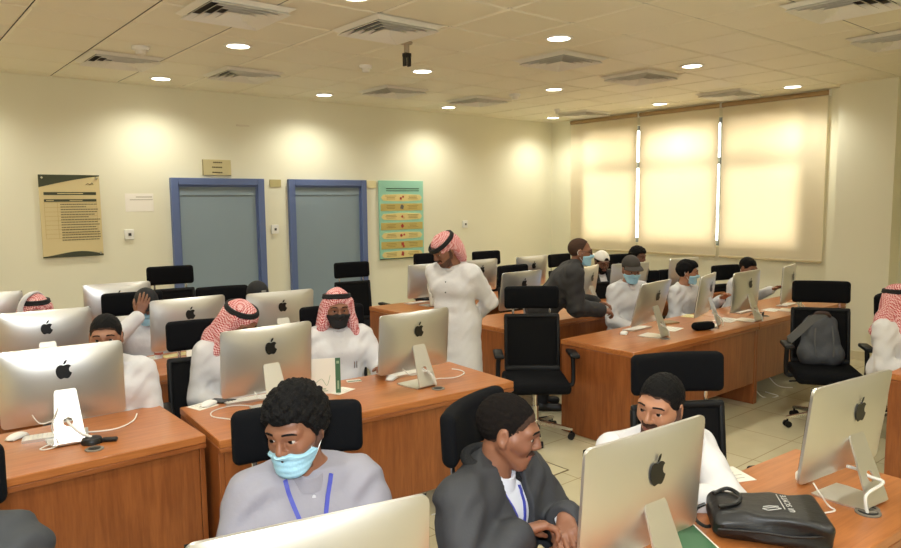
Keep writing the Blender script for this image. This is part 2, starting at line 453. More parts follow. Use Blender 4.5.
# roller blinds
M_blind = bpy.data.materials.new('blind_fabric'); M_blind.use_nodes = True
_n = M_blind.node_tree.nodes; _l = M_blind.node_tree.links; _p = _n['Principled BSDF']
_p.inputs['Base Color'].default_value = srgb(242, 233, 208); _p.inputs['Roughness'].default_value = .9
_tr = _n.new('ShaderNodeBsdfTranslucent'); _tr.inputs[0].default_value = srgb(251, 243, 224); _x = _n.new('ShaderNodeMixShader'); _x.inputs[0].default_value = .42
_l.new(_p.outputs[0], _x.inputs[1]); _l.new(_tr.outputs[0], _x.inputs[2]); _l.new(_x.outputs[0], _n['Material Output'].inputs[0])
M_rail = mat('blind_rail', (196, 180, 140), .4)
BLAB = ['cream roller blind drawn down beside the room corner, leftmost of three', 'cream roller blind drawn down in the middle of the window', 'cream roller blind beside the pillar, widest and nearest of three']
for (ya, yb), lab in zip(BL, BLAB):
    o = thing('roller_blind', lab, 'blind', (XR-.06, (ya+yb)/2, 1.07), 0, 'roller blinds over the window'); h = yb-ya
    q = MB(); q.box((.0, 0, 1.0), (.004, h, 1.99)); q.build('fabric', M_blind, o)
    q = MB(); q.box((0, 0, .012), (.02, h, .03), .006); q.build('bottom_rail', M_rail, o)
    q = MB(); q.cyl((0.01, -h/2-.01, 2.035), (0.01, h/2+.01, 2.035), .03, n=16); q.build('roller_tube', mat('roller_tube', (168, 140, 98), .6), o)
    for s in (-1, 1):
        q = MB(); q.box((.02, s*(h/2+.014), 2.035), (.07, .006, .08), .002); q.build('bracket', M_white, o)
# doors
M_frame = mat('door_frame_blue', (92, 108, 150), .5)
M_leaf = mat('door_leaf_grey_blue', (134, 150, 160), .5, noise=.03, nscale=3)
for i, (xa, xb) in enumerate(((2.71, 3.82), (4.15, 5.29))):
    o = bpy.data.objects.new('door_%d' % (i+1), None); COL.objects.link(o); struct(o); o.location = ((xa+xb)/2, YB, 0); w = xb-xa
    q = MB()
    for s in (-1, 1): q.box((s*(w/2-.04), -.03, 1.08), (.08, .06, 2.16), .004)
    q.box((0, -.03, 2.12), (w-.16, .06, .08), .004)
    for s in (-1, 1): q.box((s*(w/2-.09), -.012, 1.04), (.02, .024, 2.08))
    q.box((0, -.012, 2.07), (w-.2, .024, .02))
    q.build('door_frame', M_frame, o)
    q = MB(); q.box((0, -.006, 1.03), (w-.2, .012, 2.06)); q.box((0, -.016, 2.0), (w-.2, .012, .075), .003)
    q.build('door_leaf', M_leaf, o)

# ---------------------------------------------------------------- ceiling fittings
M_lamp = mat('lamp_disc', (1.0, .95, .78), emit=9)
M_vent = mat('vent_white', (232, 228, 216), .5)
def downlight(x, y, lab, group=None):
    o = thing('downlight', lab, 'ceiling light', (x, y, CZ), 0, group)
    q = MB(); q.lathe([(.088, -.0), (.115, -.001), (.112, -.008), (.09, -.010), (.088, -.004)], n=32, cap=False); q.build('trim_ring', M_white, o)
    q = MB(); q.lathe([(.0885, .0), (.0885, -.006), (.06, -.009), (.001, -.010)][::-1], n=32, cap=False); q.build('diffuser', M_lamp, o)
    l = bpy.data.lights.new('bulb', 'SPOT'); l.energy = LAMP_W; l.color = LAMP_COL; l.spot_size = R(152); l.spot_blend = 1.0; l.shadow_soft_size = .07
    lo = bpy.data.objects.new('bulb', l); COL.objects.link(lo); lo.parent = o; lo.location = (0, 0, -.09)
GX = [2.5, 4.4, 6.33, 8.45]; GY = [7.6, 5.68, 3.9]
names = {(0, 0): 'above the left door frame edge', (1, 0): 'above the right door', (2, 0): 'between the right door and the room corner', (3, 0): 'tucked in the room corner'}
rown = ['row nearest the doors', 'middle row', 'row nearest the camera']
coln = ['first from the left', 'second from the left', 'third from the left', 'closest to the window']
for j, y in enumerate(GY):
    for i, x in enumerate(GX):
        if j == 2 and i == 0:
            downlight(x, y, 'round recessed downlight cut by the top edge left of centre', 'recessed downlights'); continue
        downlight(x, y, 'round recessed ceiling downlight, %s, %s' % (rown[j], coln[i]), 'recessed downlights')
for x in (.6, -1.3):
    for y in GY: downlight(x, y, 'round recessed downlight left of the view', 'downlights out of the frame')
for y in (2.0, .1, -1.75):
    for x in (-1.3, .6, 2.5, 4.4, 6.4): 
        if y < 1.5 or x < 5: downlight(x, y, 'round recessed downlight overhead behind the view', 'downlights out of the frame')
def vent(x, y, lab, s=.6):
    o = thing('air_diffuser', lab, 'ceiling vent', (x, y, CZ), 0, 'square air diffusers')
    q = MB(); h = s/2
    q.box((0, 0, -.0015), (s*.94, s*.94, .003)); q.build('backing', mat('duct_grey', (64, 58, 52), .8), o)
    q = MB()
    for a, c, za, zb in ((h-.04, h, -.028, -.004),):
        for k in range(4):
            an = k*PI/2; rot = Matrix.Rotation(an, 3, 'Z')
            q.add([rot @ Vector(p) for p in ((-a, -a, za), (a, -a, za), (c, -c, zb), (-c, -c, zb), (-a+.01, -a+.01, za+.012), (a-.01, -a+.01, za+.012))], [(0, 1, 2, 3)[::-1], (0, 4, 5, 1)[::-1]])
    q.build('outer_frame', M_vent, o, flat=True)
    for t in range(4):
        a = h*(.72-.19*t); c = a+.055; za, zb = -.006, -.045
        q = MB()
        for k in range(4):
            rot = Matrix.Rotation(k*PI/2, 3, 'Z')
            q.add([rot @ Vector(p) for p in ((-a, -a, za), (a, -a, za), (c, -c, zb), (-c, -c, zb), (-a, -a, za+.004), (a, -a, za+.004), (c, -c, zb+.003), (-c, -c, zb+.003))], [(0, 3, 2, 1), (4, 5, 6, 7), (3, 7, 6, 2)])
        q.build('louvre', M_vent, o, flat=True)
for x, y, lab in ((2.05, 4.68, 'white square ceiling diffuser cut by the top edge at upper left'), (1.9, 6.83, 'small far ceiling diffuser beside a smoke detector, far left'),
                  (3.06, 6.85, 'far ceiling diffuser between two downlights above the left door'), (3.13, 4.45, 'large white ceiling diffuser beside the hanging black mount'),
                  (5.07, 4.47, 'white ceiling diffuser below the brightest downlight at top centre'), (6.42, 4.55, 'ceiling diffuser left of a downlight before the middle blind'),
                  (4.88, 6.85, 'thin far ceiling diffuser left of centre near the doors'), (6.2, 6.85, 'thin far ceiling diffuser above the standing man'),
                  (8.35, 4.62, 'ceiling diffuser close above the widest blind'), (5.16, 2.06, 'large ceiling diffuser cut by the top edge at right'),
                  (6.6, 2.2, 'ceiling diffuser cut by the right edge'), (8.4, 6.95, 'faint far ceiling diffuser near the room corner')):
    vent(x, y, lab)
for x, y, r, lab in ((1.89, 6.2, .07, 'white round smoke detector beside the far left diffuser'), (3.8, 5.78, .06, 'small smoke detector between two downlights at centre left'),
                     (6.23, 6.22, .07, 'smoke detector near the middle of the far ceiling'), (7.75, 6.9, .04, 'tiny ceiling sensor near the room corner')):
    o = thing('smoke_detector', lab, 'smoke detector', (x, y, CZ), 0, 'smoke detectors')
    q = MB(); q.lathe([(r, 0), (r, -.02), (r*.9, -.03), (.001, -.03)], n=24, cap=False); q.build('base', M_white, o)
    q = MB(); q.lathe([(r*.62, -.03), (r*.6, -.055), (r*.45, -.065), (.001, -.066)], n=24, cap=False); q.build('sensor_cap', M_vent, o)
o = thing('ceiling_mount', 'short hanging ceiling mount with a black two-pronged clamp', 'ceiling mount', (3.53, 4.76, CZ))
q = MB(); q.cyl((0, 0, 0), (0, 0, -.09), .022); q.lathe([(.05, 0), (.05, -.012), (.001, -.013)], cap=False); q.build('pole', mat('mount_grey', (176, 160, 134), .5), o)
q = MB(); q.box((0, 0, -.1), (.06, .05, .03), .004)
for s in (-1, 1): q.box((s*.022, 0, -.145), (.016, .04, .09), .003)
q.build('clamp', M_black, o)

# ---------------------------------------------------------------- things on the back wall
def wall_panel(xa, xb, za, zb): return (xb-xa, zb-za, (xa+xb)/2)
M_poster = mat('poster_sand', (216, 198, 148), .45); M_green = mat('poster_dark_green', (62, 66, 44), .5); M_ink = mat('ink', (98, 88, 60), .7)
M_goldline = mat('gold_line', (176, 140, 66), .4)
w, h, xc = wall_panel(1.42, 1.985, 1.335, 2.175)
o = thing('notice_board', 'tall sand-coloured notice board with dark green swoosh bands and a table', 'notice board', (xc, YB-.03, 1.335))
q = MB(); q.box((0, .012, h/2), (w, .012, h), .002); q.build('board', M_poster, o)
def band(top):
    pts = []
    n = 14
    for k in range(n+1):
        t = k/n; x = -w/2+w*t
        d = .115*(1-t)**1.3+.012 if top else .012+.06*math.sin(PI*min(1, t*.95))**1.2*(t*.6+.4)
        pts.append((x, h-d if top else d))
    return ([(-w/2, h), ] + pts + [(w/2, h)]) if top else ([(-w/2, 0)] + pts + [(w/2, 0)])
for tp in (True, False):
    q = MB(); q.prism(band(tp), .002, Matrix.Translation((0, .006, 0))); q.build('curved_band', M_green, o)
q = MB(); q.box((0, .005, h-.19), (w*.86, .002, .03)); q.box((0, .005, h-.26), (w*.86, .002, .026)); q.build('header_bars', M_green, o)
q = MB()
for k in range(9): q.box((random.uniform(-.01, .01), .0035, h-.19+.002*(k % 2)), (.03, .001, .008)) if False else None
q.box((0, .0035, h-.19), (w*.42, .001, .009)); q.box((0.02, .0035, h-.222), (w*.5, .001, .008)); q.box((-.19, .0035, h-.26), (.07, .001, .007)); q.box((.05, .0035, h-.26), (.12, .001, .007)); q.build('header_text', M_poster, o)
q = MB()
for k in range(15):
    if k in (1, 5): wd = .24
    else: wd = random.uniform(.30, .36)
    z = h-.30-.026*k; x = -.10
    while x < -.10+wd:
        l = random.uniform(.012, .035); q.box((x+l/2, .0045, z), (l*.86, .002, .008)); x += l
q.build('text_lines', M_ink, o)
q = MB()
for z in [h-.28]+[h-.33-.045*k for k in range(8)]: q.box((0, .0052, z), (w*.86, .001, .0018))
for x in (-w*.43, -.125, w*.43): q.box((x, .0052, h-.46), (.0018, .001, .37))
q.build('table_rules', M_goldline, o)
for x, z in ((-w/2+.03, h-.03), (w/2-.03, h-.03), (w/2-.03, .03)):
    q = MB(); q.cyl((x, .006, z), (x, -.006, z), .011, n=12); q.build('screw_cap', M_chrome, o)
q = MB(); q.tube([(.15, .004, h-.1), (.17, .004, h-.085), (.19, .004, h-.1), (.21, .004, h-.078), (.22, .004, h-.1)], .003); q.build('emblem', M_ink, o)
# teal panel with rows
w, h, xc = wall_panel(5.505, 6.27, 1.07, 2.16)
M_teal = mat('teal_board', (152, 206, 182), .45); M_yel = mat('strip_yellow', (226, 208, 140), .5); M_olv = mat('strip_olive', (196, 176, 100), .5); M_red = mat('icon_red', (176, 62, 52), .5); M_grey = mat('icon_grey', (110, 112, 106), .5)
o = thing('wall_poster', 'teal wall panel with seven yellow strips and red icons', 'poster', (xc, YB-.03, 1.07))
q = MB(); q.box((0, .012, h/2), (w, .02, h), .003); q.build('board', M_teal, o)
q = MB(); q.box((0, 0, .006), (w, .012, .012)); q.build('bottom_edge', M_green, o)
q = MB(); q.box((.02, 0, h-.11), (w*.74, .002, .014)); q.box((.02, 0, h-.14), (w*.74, .002, .01)); q.build('title_lines', mat('title_ink', (70, 104, 84), .6), o)
for k in range(7):
    z = h-.235-.132*k
    q = MB()
    if k % 2 == 0:
        q.prism([(-w*.44+.02, z-.04), (-.05, z-.05), (.05, z-.05), (w*.44-.02, z-.04), (w*.46, z), (w*.44-.02, z+.04), (.05, z+.05), (-.05, z+.05), (-w*.44+.02, z+.04), (-w*.46, z)], .003, Matrix.Translation((0, .002, 0)))
    else: q.box((0, .0, z), (w*.94, .003, .1), .001)
    s = q.build('strip', M_yel if k % 2 == 0 else M_olv, o)
    q = MB()
    for (dx, dz, r) in (((-.02, -.01, .02), (.02, .012, .016)), ((0, 0, .032), (.0, .025, .014)), ((.0, 0, .018), (.03, -.02, .008)), ((0, 0, .026), (.0, .02, .012)), ((-.02, 0, .022), (.03, .01, .016)), ((0, .012, .026), (.016, -.02, .02)), ((0, 0, .026), (0, .02, .02)))[k]:
        q.box((dx, -.003, z+dz), (r*1.7, .003, r*1.7), .0012, Matrix.Rotation(.3*k, 3, 'Y'))
    q.build('icon', M_grey if k == 1 else M_red, s)
    for sx in (-1, 1):
        q = MB()
        for r in range(3): q.box((sx*.19, -.0025, z+.022-.02*r), (random.uniform(.12, .2), .001, .006))
        q.build('text_block', mat('strip_text', (150, 126, 62), .6), s)
def small(name, lab, cat, xa, xb, za, zb, col, d=.012, build=None):
    o = thing(name, lab, cat, ((xa+xb)/2, YB, (za+zb)/2)); q = MB(); q.box((0, -d/2, 0), (xb-xa, d, zb-za), .002); q.build('plate', mat('plate_%d_%d_%d' % col, col, .45), o)
    return o
o = small('door_sign', 'framed sand door sign with three text lines above the left door', 'sign', 3.09, 3.43, 2.19, 2.375, (204, 192, 146))
q = MB()
for z, l in ((.06, .09), (.005, .12), (-.055, .12)):
    x = -l/2
    while x < l/2: d = random.uniform(.012, .03); q.box((x+d/2, -.013, z), (d*.85, .002, .014)); x += d
q.build('text_lines', M_ink, o)
q = MB(); q.box((-.165, -.013, 0), (.008, .004, .18)); q.box((0.0, -.013, -.087), (.33, .004, .007)); q.build('frame_edge', mat('sign_edge', (150, 140, 116), .3, .5), o)
small('door_plate', 'small plain olive plate on the wall between the two doors', 'sign', 3.915, 4.065, 2.065, 2.155, (184, 172, 122))
small('door_plate', 'small cream plate between the right door and the teal panel', 'sign', 5.325, 5.475, 2.06, 2.155, (232, 220, 170))
o = small('paper_notice', 'white paper notice taped to the wall left of the doors', 'paper', 2.235, 2.53, 1.79, 1.985, (244, 238, 226), .002)
q = MB(); q.box((.05, -.003, .06), (.17, .001, .008)); q.build('text_line', mat('pencil', (170, 160, 140), .7), o); q = MB(); q.box((.02, -.003, .03), (.24, .001, .007)); q.build('text_line', mat('pencil', (170, 160, 140), .7), o)
for xa, lab in ((2.21, 'white wall thermostat under the paper notice'), (3.915, 'white wall switch between the two doors'), (7.03, 'white wall switch right of the standing man near the room corner')):
    z0 = 1.49 if xa < 6 else 1.465
    o = thing('wall_switch', lab, 'switch', (xa+.045, YB, z0+.055)); q = MB(); q.box((0, -.011, 0), (.095, .022, .11), .005); q.build('plate', M_white, o)
    q = MB(); q.box((.004, -.024, .0), (.03, .008, .03), .002); q.build('button', mat('switch_dark', (70, 64, 54), .5), o)
o = small('wall_vent_strip', 'thin pale strip on the wall high above the left door', 'strip', 3.52, 3.68, 2.775, 2.795, (222, 214, 190), .008)
fb = thing('floor_box', 'square floor outlet cover set in the tiles by the aisle', 'floor outlet', (3.53, 3.29, 0), .0)
q = MB()
for s in (-1, 1): q.box((s*.13, 0, .002), (.008, .3, .004)); q.box((0, s*.15, .002), (.268, .008, .004))
q.build('rim', mat('floor_box_rim', (96, 80, 52), .5), fb)
q = MB(); q.box((0, 0, .0015), (.25, .29, .003)); q.build('lid', mat('floor_box_lid', (200, 190, 155), .35), fb)
# ---------------------------------------------------------------- desks
M_top = wood('wood_top', (164, 97, 48), (185, 115, 62), (1.0, 14, 14))
M_panel = wood('wood_panel', (127, 69, 32), (150, 87, 44), (10, 10, .9))
M_edge = wood('wood_edge', (134, 74, 36), (157, 94, 50), (1.0, 14, 14))
M_grom = mat('grommet_grey', (120, 112, 100), .4)
DZ = .75
def desk(x0, y0, x1, rot, depth, lab, grommets=(.5,), seam=True):
    """x0, y0: near left corner; the modesty panel faces the camera side"""
    w = (x1-x0)
    o = thing('computer_desk', lab, 'desk', (x0, y0, 0), rot, 'wooden computer desks')
    q = MB(); q.box((w/2, depth/2, DZ-.02), (w-.004, depth, .04), .004); q.build('worktop', M_top, o)
    q = MB(); q.box((w/2, .016, DZ-.0525), (w-.004, .032, .025), .003); q.build('front_edge', M_edge, o)
    for x in (.015, w-.015):
        q = MB(); q.box((x, depth/2+.005, (DZ-.04)/2), (.026, depth-.03, DZ-.041), .003); q.build('side_panel', M_panel, o)
    q = MB(); q.box((w/2, .036, .45), (w-.06, .022, .51), .002); q.build('modesty_panel', M_panel, o)
    for g in grommets:
        q = MB(); q.lathe([(.028, .0), (.04, 0), (.04, .004), (.036, .006), (.028, .006), (.028, 0)], (w*g, .14, DZ), 24, cap=False); q.lathe([(.028, .001), (.001, .0012)], (w*g, .14, DZ), 24, m=1, cap=False); q.build('cable_grommet', [M_grom, M_dark], o)
    return o
R4 = R(-4)
desk(.02-.34, .985, 1.36-.12, R4, .62, 'near wooden desk along the bottom edge under the white computer back', (.35,))
desk(1.27, .885, 3.10, R4, .62, 'orange wood desk in the lower right corner carrying the black bag', (.30, .78))
desk(4.95, .98, 6.8, 0, .64, 'wooden desk at the far right edge before the seated person in a red scarf', ())
desk(-.60, 3.33, 1.225, 0, .69, 'wooden desk at lower left carrying the brightest computer', (.745,))
desk(1.235, 3.20, 3.06, R(-4.4), .69, 'wooden desk in the centre carrying two computers and a green brochure', (.74,))
desk(4.28, 3.06, 6.16, 0, .70, 'wooden desk at right with its solid end panel facing the aisle', (.33, .72))
desk(6.165, 3.06, 8.05, 0, .70, 'wooden desk beside the window wall behind the empty chair with a grey bag', (.2,))
desk(-.60, 4.72, 1.225, 0, .69, 'wooden desk in the second row at far left', ())
desk(1.235, 4.72, 3.06, 0, .69, 'wooden desk in the second row before the person covering his face', ())
desk(4.28, 4.38, 6.12, 0, .68, 'wooden desk beside the bending man in grey', ())
desk(6.125, 4.38, 7.95, 0, .68, 'wooden desk behind the person in the white cap', ())
desk(-.60, 6.10, 1.225, 0, .69, 'wooden desk in the back row at far left', ())
desk(1.235, 6.10, 3.06, 0, .69, 'wooden desk in the back row before the left door', ())
desk(4.15, 5.66, 5.98, 0, .69, 'wooden desk in the back row beside the standing man', ())
desk(5.985, 5.66, 7.82, 0, .69, 'wooden desk in the back row near the room corner', ())

# ---------------------------------------------------------------- all-in-one computers
M_alum = mat('brushed_aluminium', (.70, .69, .66), .36, .92)
M_alu2 = mat('stand_aluminium', (.74, .73, .70), .33, .9)
M_logo = mat('logo_black', (12, 12, 13), .3)
M_bezel = mat('bezel_glass', (10, 10, 11), .08)
def screen_mat():
    m = bpy.data.materials.new('screen_lit'); m.use_nodes = True; N = m.node_tree.nodes; L = m.node_tree.links; b = N['Principled BSDF']
    b.inputs['Base Color'].default_value = (.01, .01, .012, 1); b.inputs['Roughness'].default_value = .1
    tc = N.new('ShaderNodeTexCoord'); n = N.new('ShaderNodeTexNoise'); n.inputs['Scale'].default_value = 5; L.new(tc.outputs['Object'], n.inputs[0])
    r = N.new('ShaderNodeValToRGB'); r.color_ramp.elements[0].color = (.25, .35, .6, 1); r.color_ramp.elements[1].color = (.8, .85, .95, 1)
    L.new(n.outputs[0], r.inputs[0]); L.new(r.outputs[0], b.inputs['Emission Color']); b.inputs['Emission Strength'].default_value = .7
    return m
M_screen = screen_mat()
PW, PH, PZ0 = .528, .362, .088
def housing():
    q = MB(); nx, nz = 30, 22; vs = []; fs = []; rc = .022
    def rc_clamp(x, z):
        cx, cz = PW/2-rc, PH/2-rc
        if abs(x) > cx and abs(z) > cz:
            sx, sz = math.copysign(cx, x), math.copysign(cz, z); dx, dz = x-sx, z-sz
            # square corner to round corner
            m = max(abs(dx), abs(dz)); l = math.hypot(dx, dz)
            if l > 1e-9: dx, dz = dx*m/l, dz*m/l
            x, z = sx+dx, sz+dz
        return x, z
    us = [-1+2*i/nx for i in range(nx+1)]; us = [math.copysign(abs(u)**.75, u) for u in us]
    ws = [-1+2*i/nz for i in range(nz+1)]; ws = [math.copysign(abs(u)**.75, u) for u in ws]
    for u in us:
        for w in ws:
            x, z = rc_clamp(u*PW/2, w*PH/2)
            e = max(0, (1-abs(u)**2.6))*max(0, (1-abs(w)**2.6))
            vs.append((x, -.004-.036*e**.8, PZ0+PH/2+z))
    for i in range(nx):
        for j in range(nz):
            a = i*(nz+1)+j; fs.append((a, a+1, a+nz+2, a+nz+1)[::-1])
    q.add(vs, fs)
    ring = [i*(nz+1) for i in range(nx+1)] + [nx*(nz+1)+j for j in range(1, nz+1)] + [i*(nz+1)+nz for i in range(nx-1, -1, -1)] + [j for j in range(nz-1, 0, -1)]
    fr = [(vs[i][0], .006, vs[i][2]) for i in ring]; n = len(ring); b0 = len(q.v)
    q.v += fr
    for k in range(n): q.f.append((ring[k], ring[(k+1) % n], b0+(k+1) % n, b0+k)[::-1]); q.m.append(0)
    q.f.append(tuple(b0+k for k in range(n))[::-1]); q.m.append(0)
    return q
LOGO = [(0, .30), (.10, .338), (.20, .355), (.30, .335), (.385, .262), (.405, .232)]
BITE = [(.34, .185), (.295, .10), (.285, .02), (.305, -.06), (.36, -.125), (.432, -.163)]
LOW = [(.395, -.265), (.33, -.375), (.25, -.465), (.175, -.497), (.09, -.478), (0, -.455), (-.09, -.478), (-.175, -.497), (-.25, -.462), (-.335, -.36), (-.4, -.22), (-.428, -.06), (-.415, .09), (-.37, .21), (-.295, .30), (-.19, .35), (-.09, .335)]
def smooth2(p, n=4): return [(v.x, v.z) for v in spline([(a, 0, b) for a, b in p], n)]
def logo_mb():
    q = MB(); s = .078
    outer = smooth2(LOGO)[:-1] + smooth2([LOGO[-1]]+BITE)[:-1] + smooth2([BITE[-1]]+LOW+[LOGO[0]])[:-1]
    leaf = [(-.005, .375), (.005, .46), (.05, .55), (.12, .615), (.195, .64), (.19, .56), (.145, .465), (.08, .395)]
    leaf = [(v.x, v.z) for v in spline([(a, 0, b) for a, b in leaf], 4, True)]
    for poly in (outer, leaf): q.prism([(a*s, b*s) for a, b in poly], .0012)
    return q
def stand_mb():
    """flat leg with a round cable hole, then a bend and the foot under the screen"""
    q = MB(); p0 = Vector((0, -.030, .255)); p1 = Vector((0, -.118, .028)); d = (p1-p0); L_ = d.length; d.normalize(); nrm = Vector((0, d.z, -d.y)); t = .007
    if nrm.y > 0: nrm = -nrm
    w0, w1 = .047, .066
    hole = [(.021*math.cos(2*PI*k/20), L_-.082+.021*math.sin(2*PI*k/20)) for k in range(20)]
    rnd = .02
    outer = [(-w0+rnd, 0), (w0-rnd, 0), (w0-.006, .006), (w0, rnd), (w1, L_), (-w1, L_), (-w0, rnd), (-w0+.006, .006)]
    bm = bmesh.new(); vo = [bm.verts.new((x, y, 0)) for x, y in outer]; vh = [bm.verts.new((x, y, 0)) for x, y in hole]
    es = [bm.edges.new((vo[i], vo[(i+1) % len(vo)])) for i in range(len(vo))] + [bm.edges.new((vh[i], vh[(i+1) % 20])) for i in range(20)]
    bmesh.ops.triangle_fill(bm, edges=es, use_beauty=True); bm.verts.index_update()
    co = [(v.co.x, v.co.y) for v in bm.verts]; tr = [tuple(v.index for v in f.verts) for f in bm.faces]; bm.free()
    P = lambda x, y, k: p0 + Vector((x, 0, 0)) + d*y + nrm*(k*t)
    n = len(co); vs = [P(x, y, 0) for x, y in co] + [P(x, y, 1) for x, y in co]; fs = []
    for f in tr:
        a, b, c = [vs[n+i] for i in f]; ok = (b-a).cross(c-a).dot(nrm) > 0; f = f if ok else f[::-1]
        fs.append(tuple(n+i for i in f)); fs.append(f[::-1])
    no = len(vo)
    for i in range(no):
        j = (i+1) % no; fs.append((i, j, n+j, n+i))
    for i in range(20):
        j = (i+1) % 20; fs.append((no+j, no+i, n+no+i, n+no+j))
    q.add(vs, fs)
    # bend and foot
    prof = [p1] + [Vector((0, -.118+y, z)) for y, z in ((-.005, .015), (-.003, .006), (.006, .001), (.02, .0), (.08, 0), (.15, 0), (.19, 0))]
    wid = [w1, w1+.001, w1+.003, w1+.005, w1+.008, w1+.022, w1+.026, w1+.020]
    vs = []; fs = []
    for i, (p, w) in enumerate(zip(prof, wid)):
        tn = (prof[min(i+1, 7)]-prof[max(i-1, 0)]).normalized(); nn = Vector((0, tn.z, -tn.y)); nn = nn if nn.z >= 0 or nn.y > 0 else nn
        up_ = Vector((0, -tn.z, tn.y)); up_ = up_ if up_.z > -.1 else -up_
        inn = Vector((0, -tn.z, tn.y))
        if inn.z < 0 or (abs(inn.z) < .05 and inn.y < 0): inn = -inn
        for x in (-w, w):
            vs.append(p+Vector((x, 0, 0))); vs.append(p+Vector((x, 0, 0))+inn*.006)
    for i in range(7):
        a = i*4; b = a+4
        fs += [(a, a+2, b+2, b), (a+1, b+1, b+3, a+3), (a, b, b+1, a+1), (a+2, a+3, b+3, b+2)]
    fs += [(28, 29, 31, 30)[::-1], (0, 1, 3, 2)]
    q.add(vs, fs)
    return q
def imac(x, y, rot, lab, tilt=4):
    o = thing('desktop_computer', lab, 'computer', (x, y, DZ), R(rot), 'aluminium desktop computers')
    o.location.z = DZ+.0005
    if 'imac' not in PROTO:
        PROTO['imac'] = [m.build(nm, mt, None, angle=35) for nm, m, mt in (('housing', housing(), M_alum), ('logo', logo_mb(), M_logo), ('stand', stand_mb(), M_alu2))]
        q = MB(); q.box((0, .008, PZ0+PH/2+.028), (PW-.006, .003, PH-.062), .001); q.box((0, .0105, PZ0+PH/2+.028), (PW-.05, .002, PH-.11), 0, None, 1)
        PROTO['imac'].append(q.build('display', [M_bezel, M_screen], None))
        src = PROTO['imac']
    else:
        src = []
        for p in PROTO['imac']: c = p.copy(); COL.objects.link(c); src.append(c)
    Tm = Matrix.Translation((0, -.02, .26)) @ Matrix.Rotation(R(tilt), 4, 'X') @ Matrix.Translation((0, 0.02, -.26))
    for c in src:
        c.parent = o; nm = c.name.split('.')[0]
        if nm in ('housing', 'display'): c.matrix_local = Tm
        if nm == 'logo': c.matrix_local = Tm @ Matrix.Translation((0, -.0402, PZ0+PH*.70)) @ Matrix.Rotation(R(-4.5), 4, 'X')
    return o
PROTO = {}
IM = dict(
 A=(.70, 3.72, -6, 'brightest aluminium computer back on the lower left desk with a black plug', 2),
 G=(1.665, 3.56, 0, 'aluminium computer back before the head in a red scarf, left of the green brochure', 4),
 H=(2.56, 3.42, 1, 'aluminium computer back before the standing man in white', 4),
 N=(4.93, 3.36, 8, 'aluminium computer on the aisle end of the right-hand desk', 15),
 O=(5.70, 3.33, 17, 'aluminium computer turned edge-on behind the black pouch', 8),
 P=(6.20, 3.22, 3, 'aluminium computer before the hidden person reaching right, third on the right-hand desk', 3),
 Q=(7.04, 3.22, 13, 'aluminium computer nearest the window wall, last on the right-hand desk', 3),
 B=(.88, 5.10, -5, 'aluminium computer back before the pink scarf at far left', 4),
 E=(1.77, 5.05, -1, 'aluminium computer back half hiding the person covering his face', 4),
 F=(2.42, 4.92, -5, 'aluminium computer back before the person in the black cap', 4),
 C=(.70, 6.45, -5, 'aluminium computer cut by the left edge', 4),
 D=(1.67, 6.45, -6, 'aluminium computer in the back row behind the small black chair', 2),
 I=(4.68, 5.98, -5, 'aluminium computer just left of the standing man in the back row', 4),
 I2=(5.42, 5.98, 0, 'aluminium computer just right of the standing man in the back row', 4),
 J=(4.78, 4.70, 0, 'aluminium computer behind the large empty headrest chair', 8),
 K=(6.20, 5.92, 0, 'aluminium computer farthest back beside the bending man', 6),
 L=(5.62, 4.58, 20, 'aluminium computer that the bending man leans over', 8),
 M=(6.20, 4.50, -10, 'aluminium computer between the white cap and the grey cap', 6),
 Rr=(7.15, 4.46, -4, 'aluminium computer below the blind behind the masked boy in white', 6),
 S=(1.70, 1.17, -4, 'large aluminium computer back in the foreground beside the black bag', 4),
 T=(2.76, 1.03, -7.5, 'large aluminium computer at lower right with a white cable through its stand', 7),
 U=(.70, 1.30, -13, 'white-lit computer top cut by the bottom edge before the man in a grey thobe', 3))
for k, v in IM.items(): imac(*v)

# keyboards and mice
M_key = mat('key_white', (232, 228, 216), .45)
def keyboard(px, py, rot, lab, z=DZ):
    p = at(px, py, 2, z); o = thing('keyboard', lab, 'keyboard', (p.x, p.y, z), R(rot), 'slim keyboards')
    if 'kb' not in PROTO:
        q = MB(); vs = [(-.14, -.057, 0), (.14, -.057, 0), (.14, .057, 0), (-.14, .057, 0), (-.14, -.057, .014), (.14, -.057, .014), (.14, .057, .006), (-.14, .057, .006)]
        q.add(vs, [(3, 2, 1, 0), (4, 5, 6, 7), (0, 1, 5, 4), (1, 2, 6, 5), (2, 3, 7, 6), (3, 0, 4, 7)]); a = q.build('base', M_alu2, None)
        q = MB(); sl = Matrix.Rotation(-.07, 3, 'X')
        for r in range(6):
            for c in range(14): q.box((-.124+.019*c, -.045+.0182*r, .0125-.0013*r), (.0162, .0155, .004), .001, sl)
        PROTO['kb'] = [a, q.build('keys', M_key, None)]; src = PROTO['kb']
    else: src = [c.copy() for c in PROTO['kb']]; [COL.objects.link(c) for c in src]
    for c in src: c.parent = o
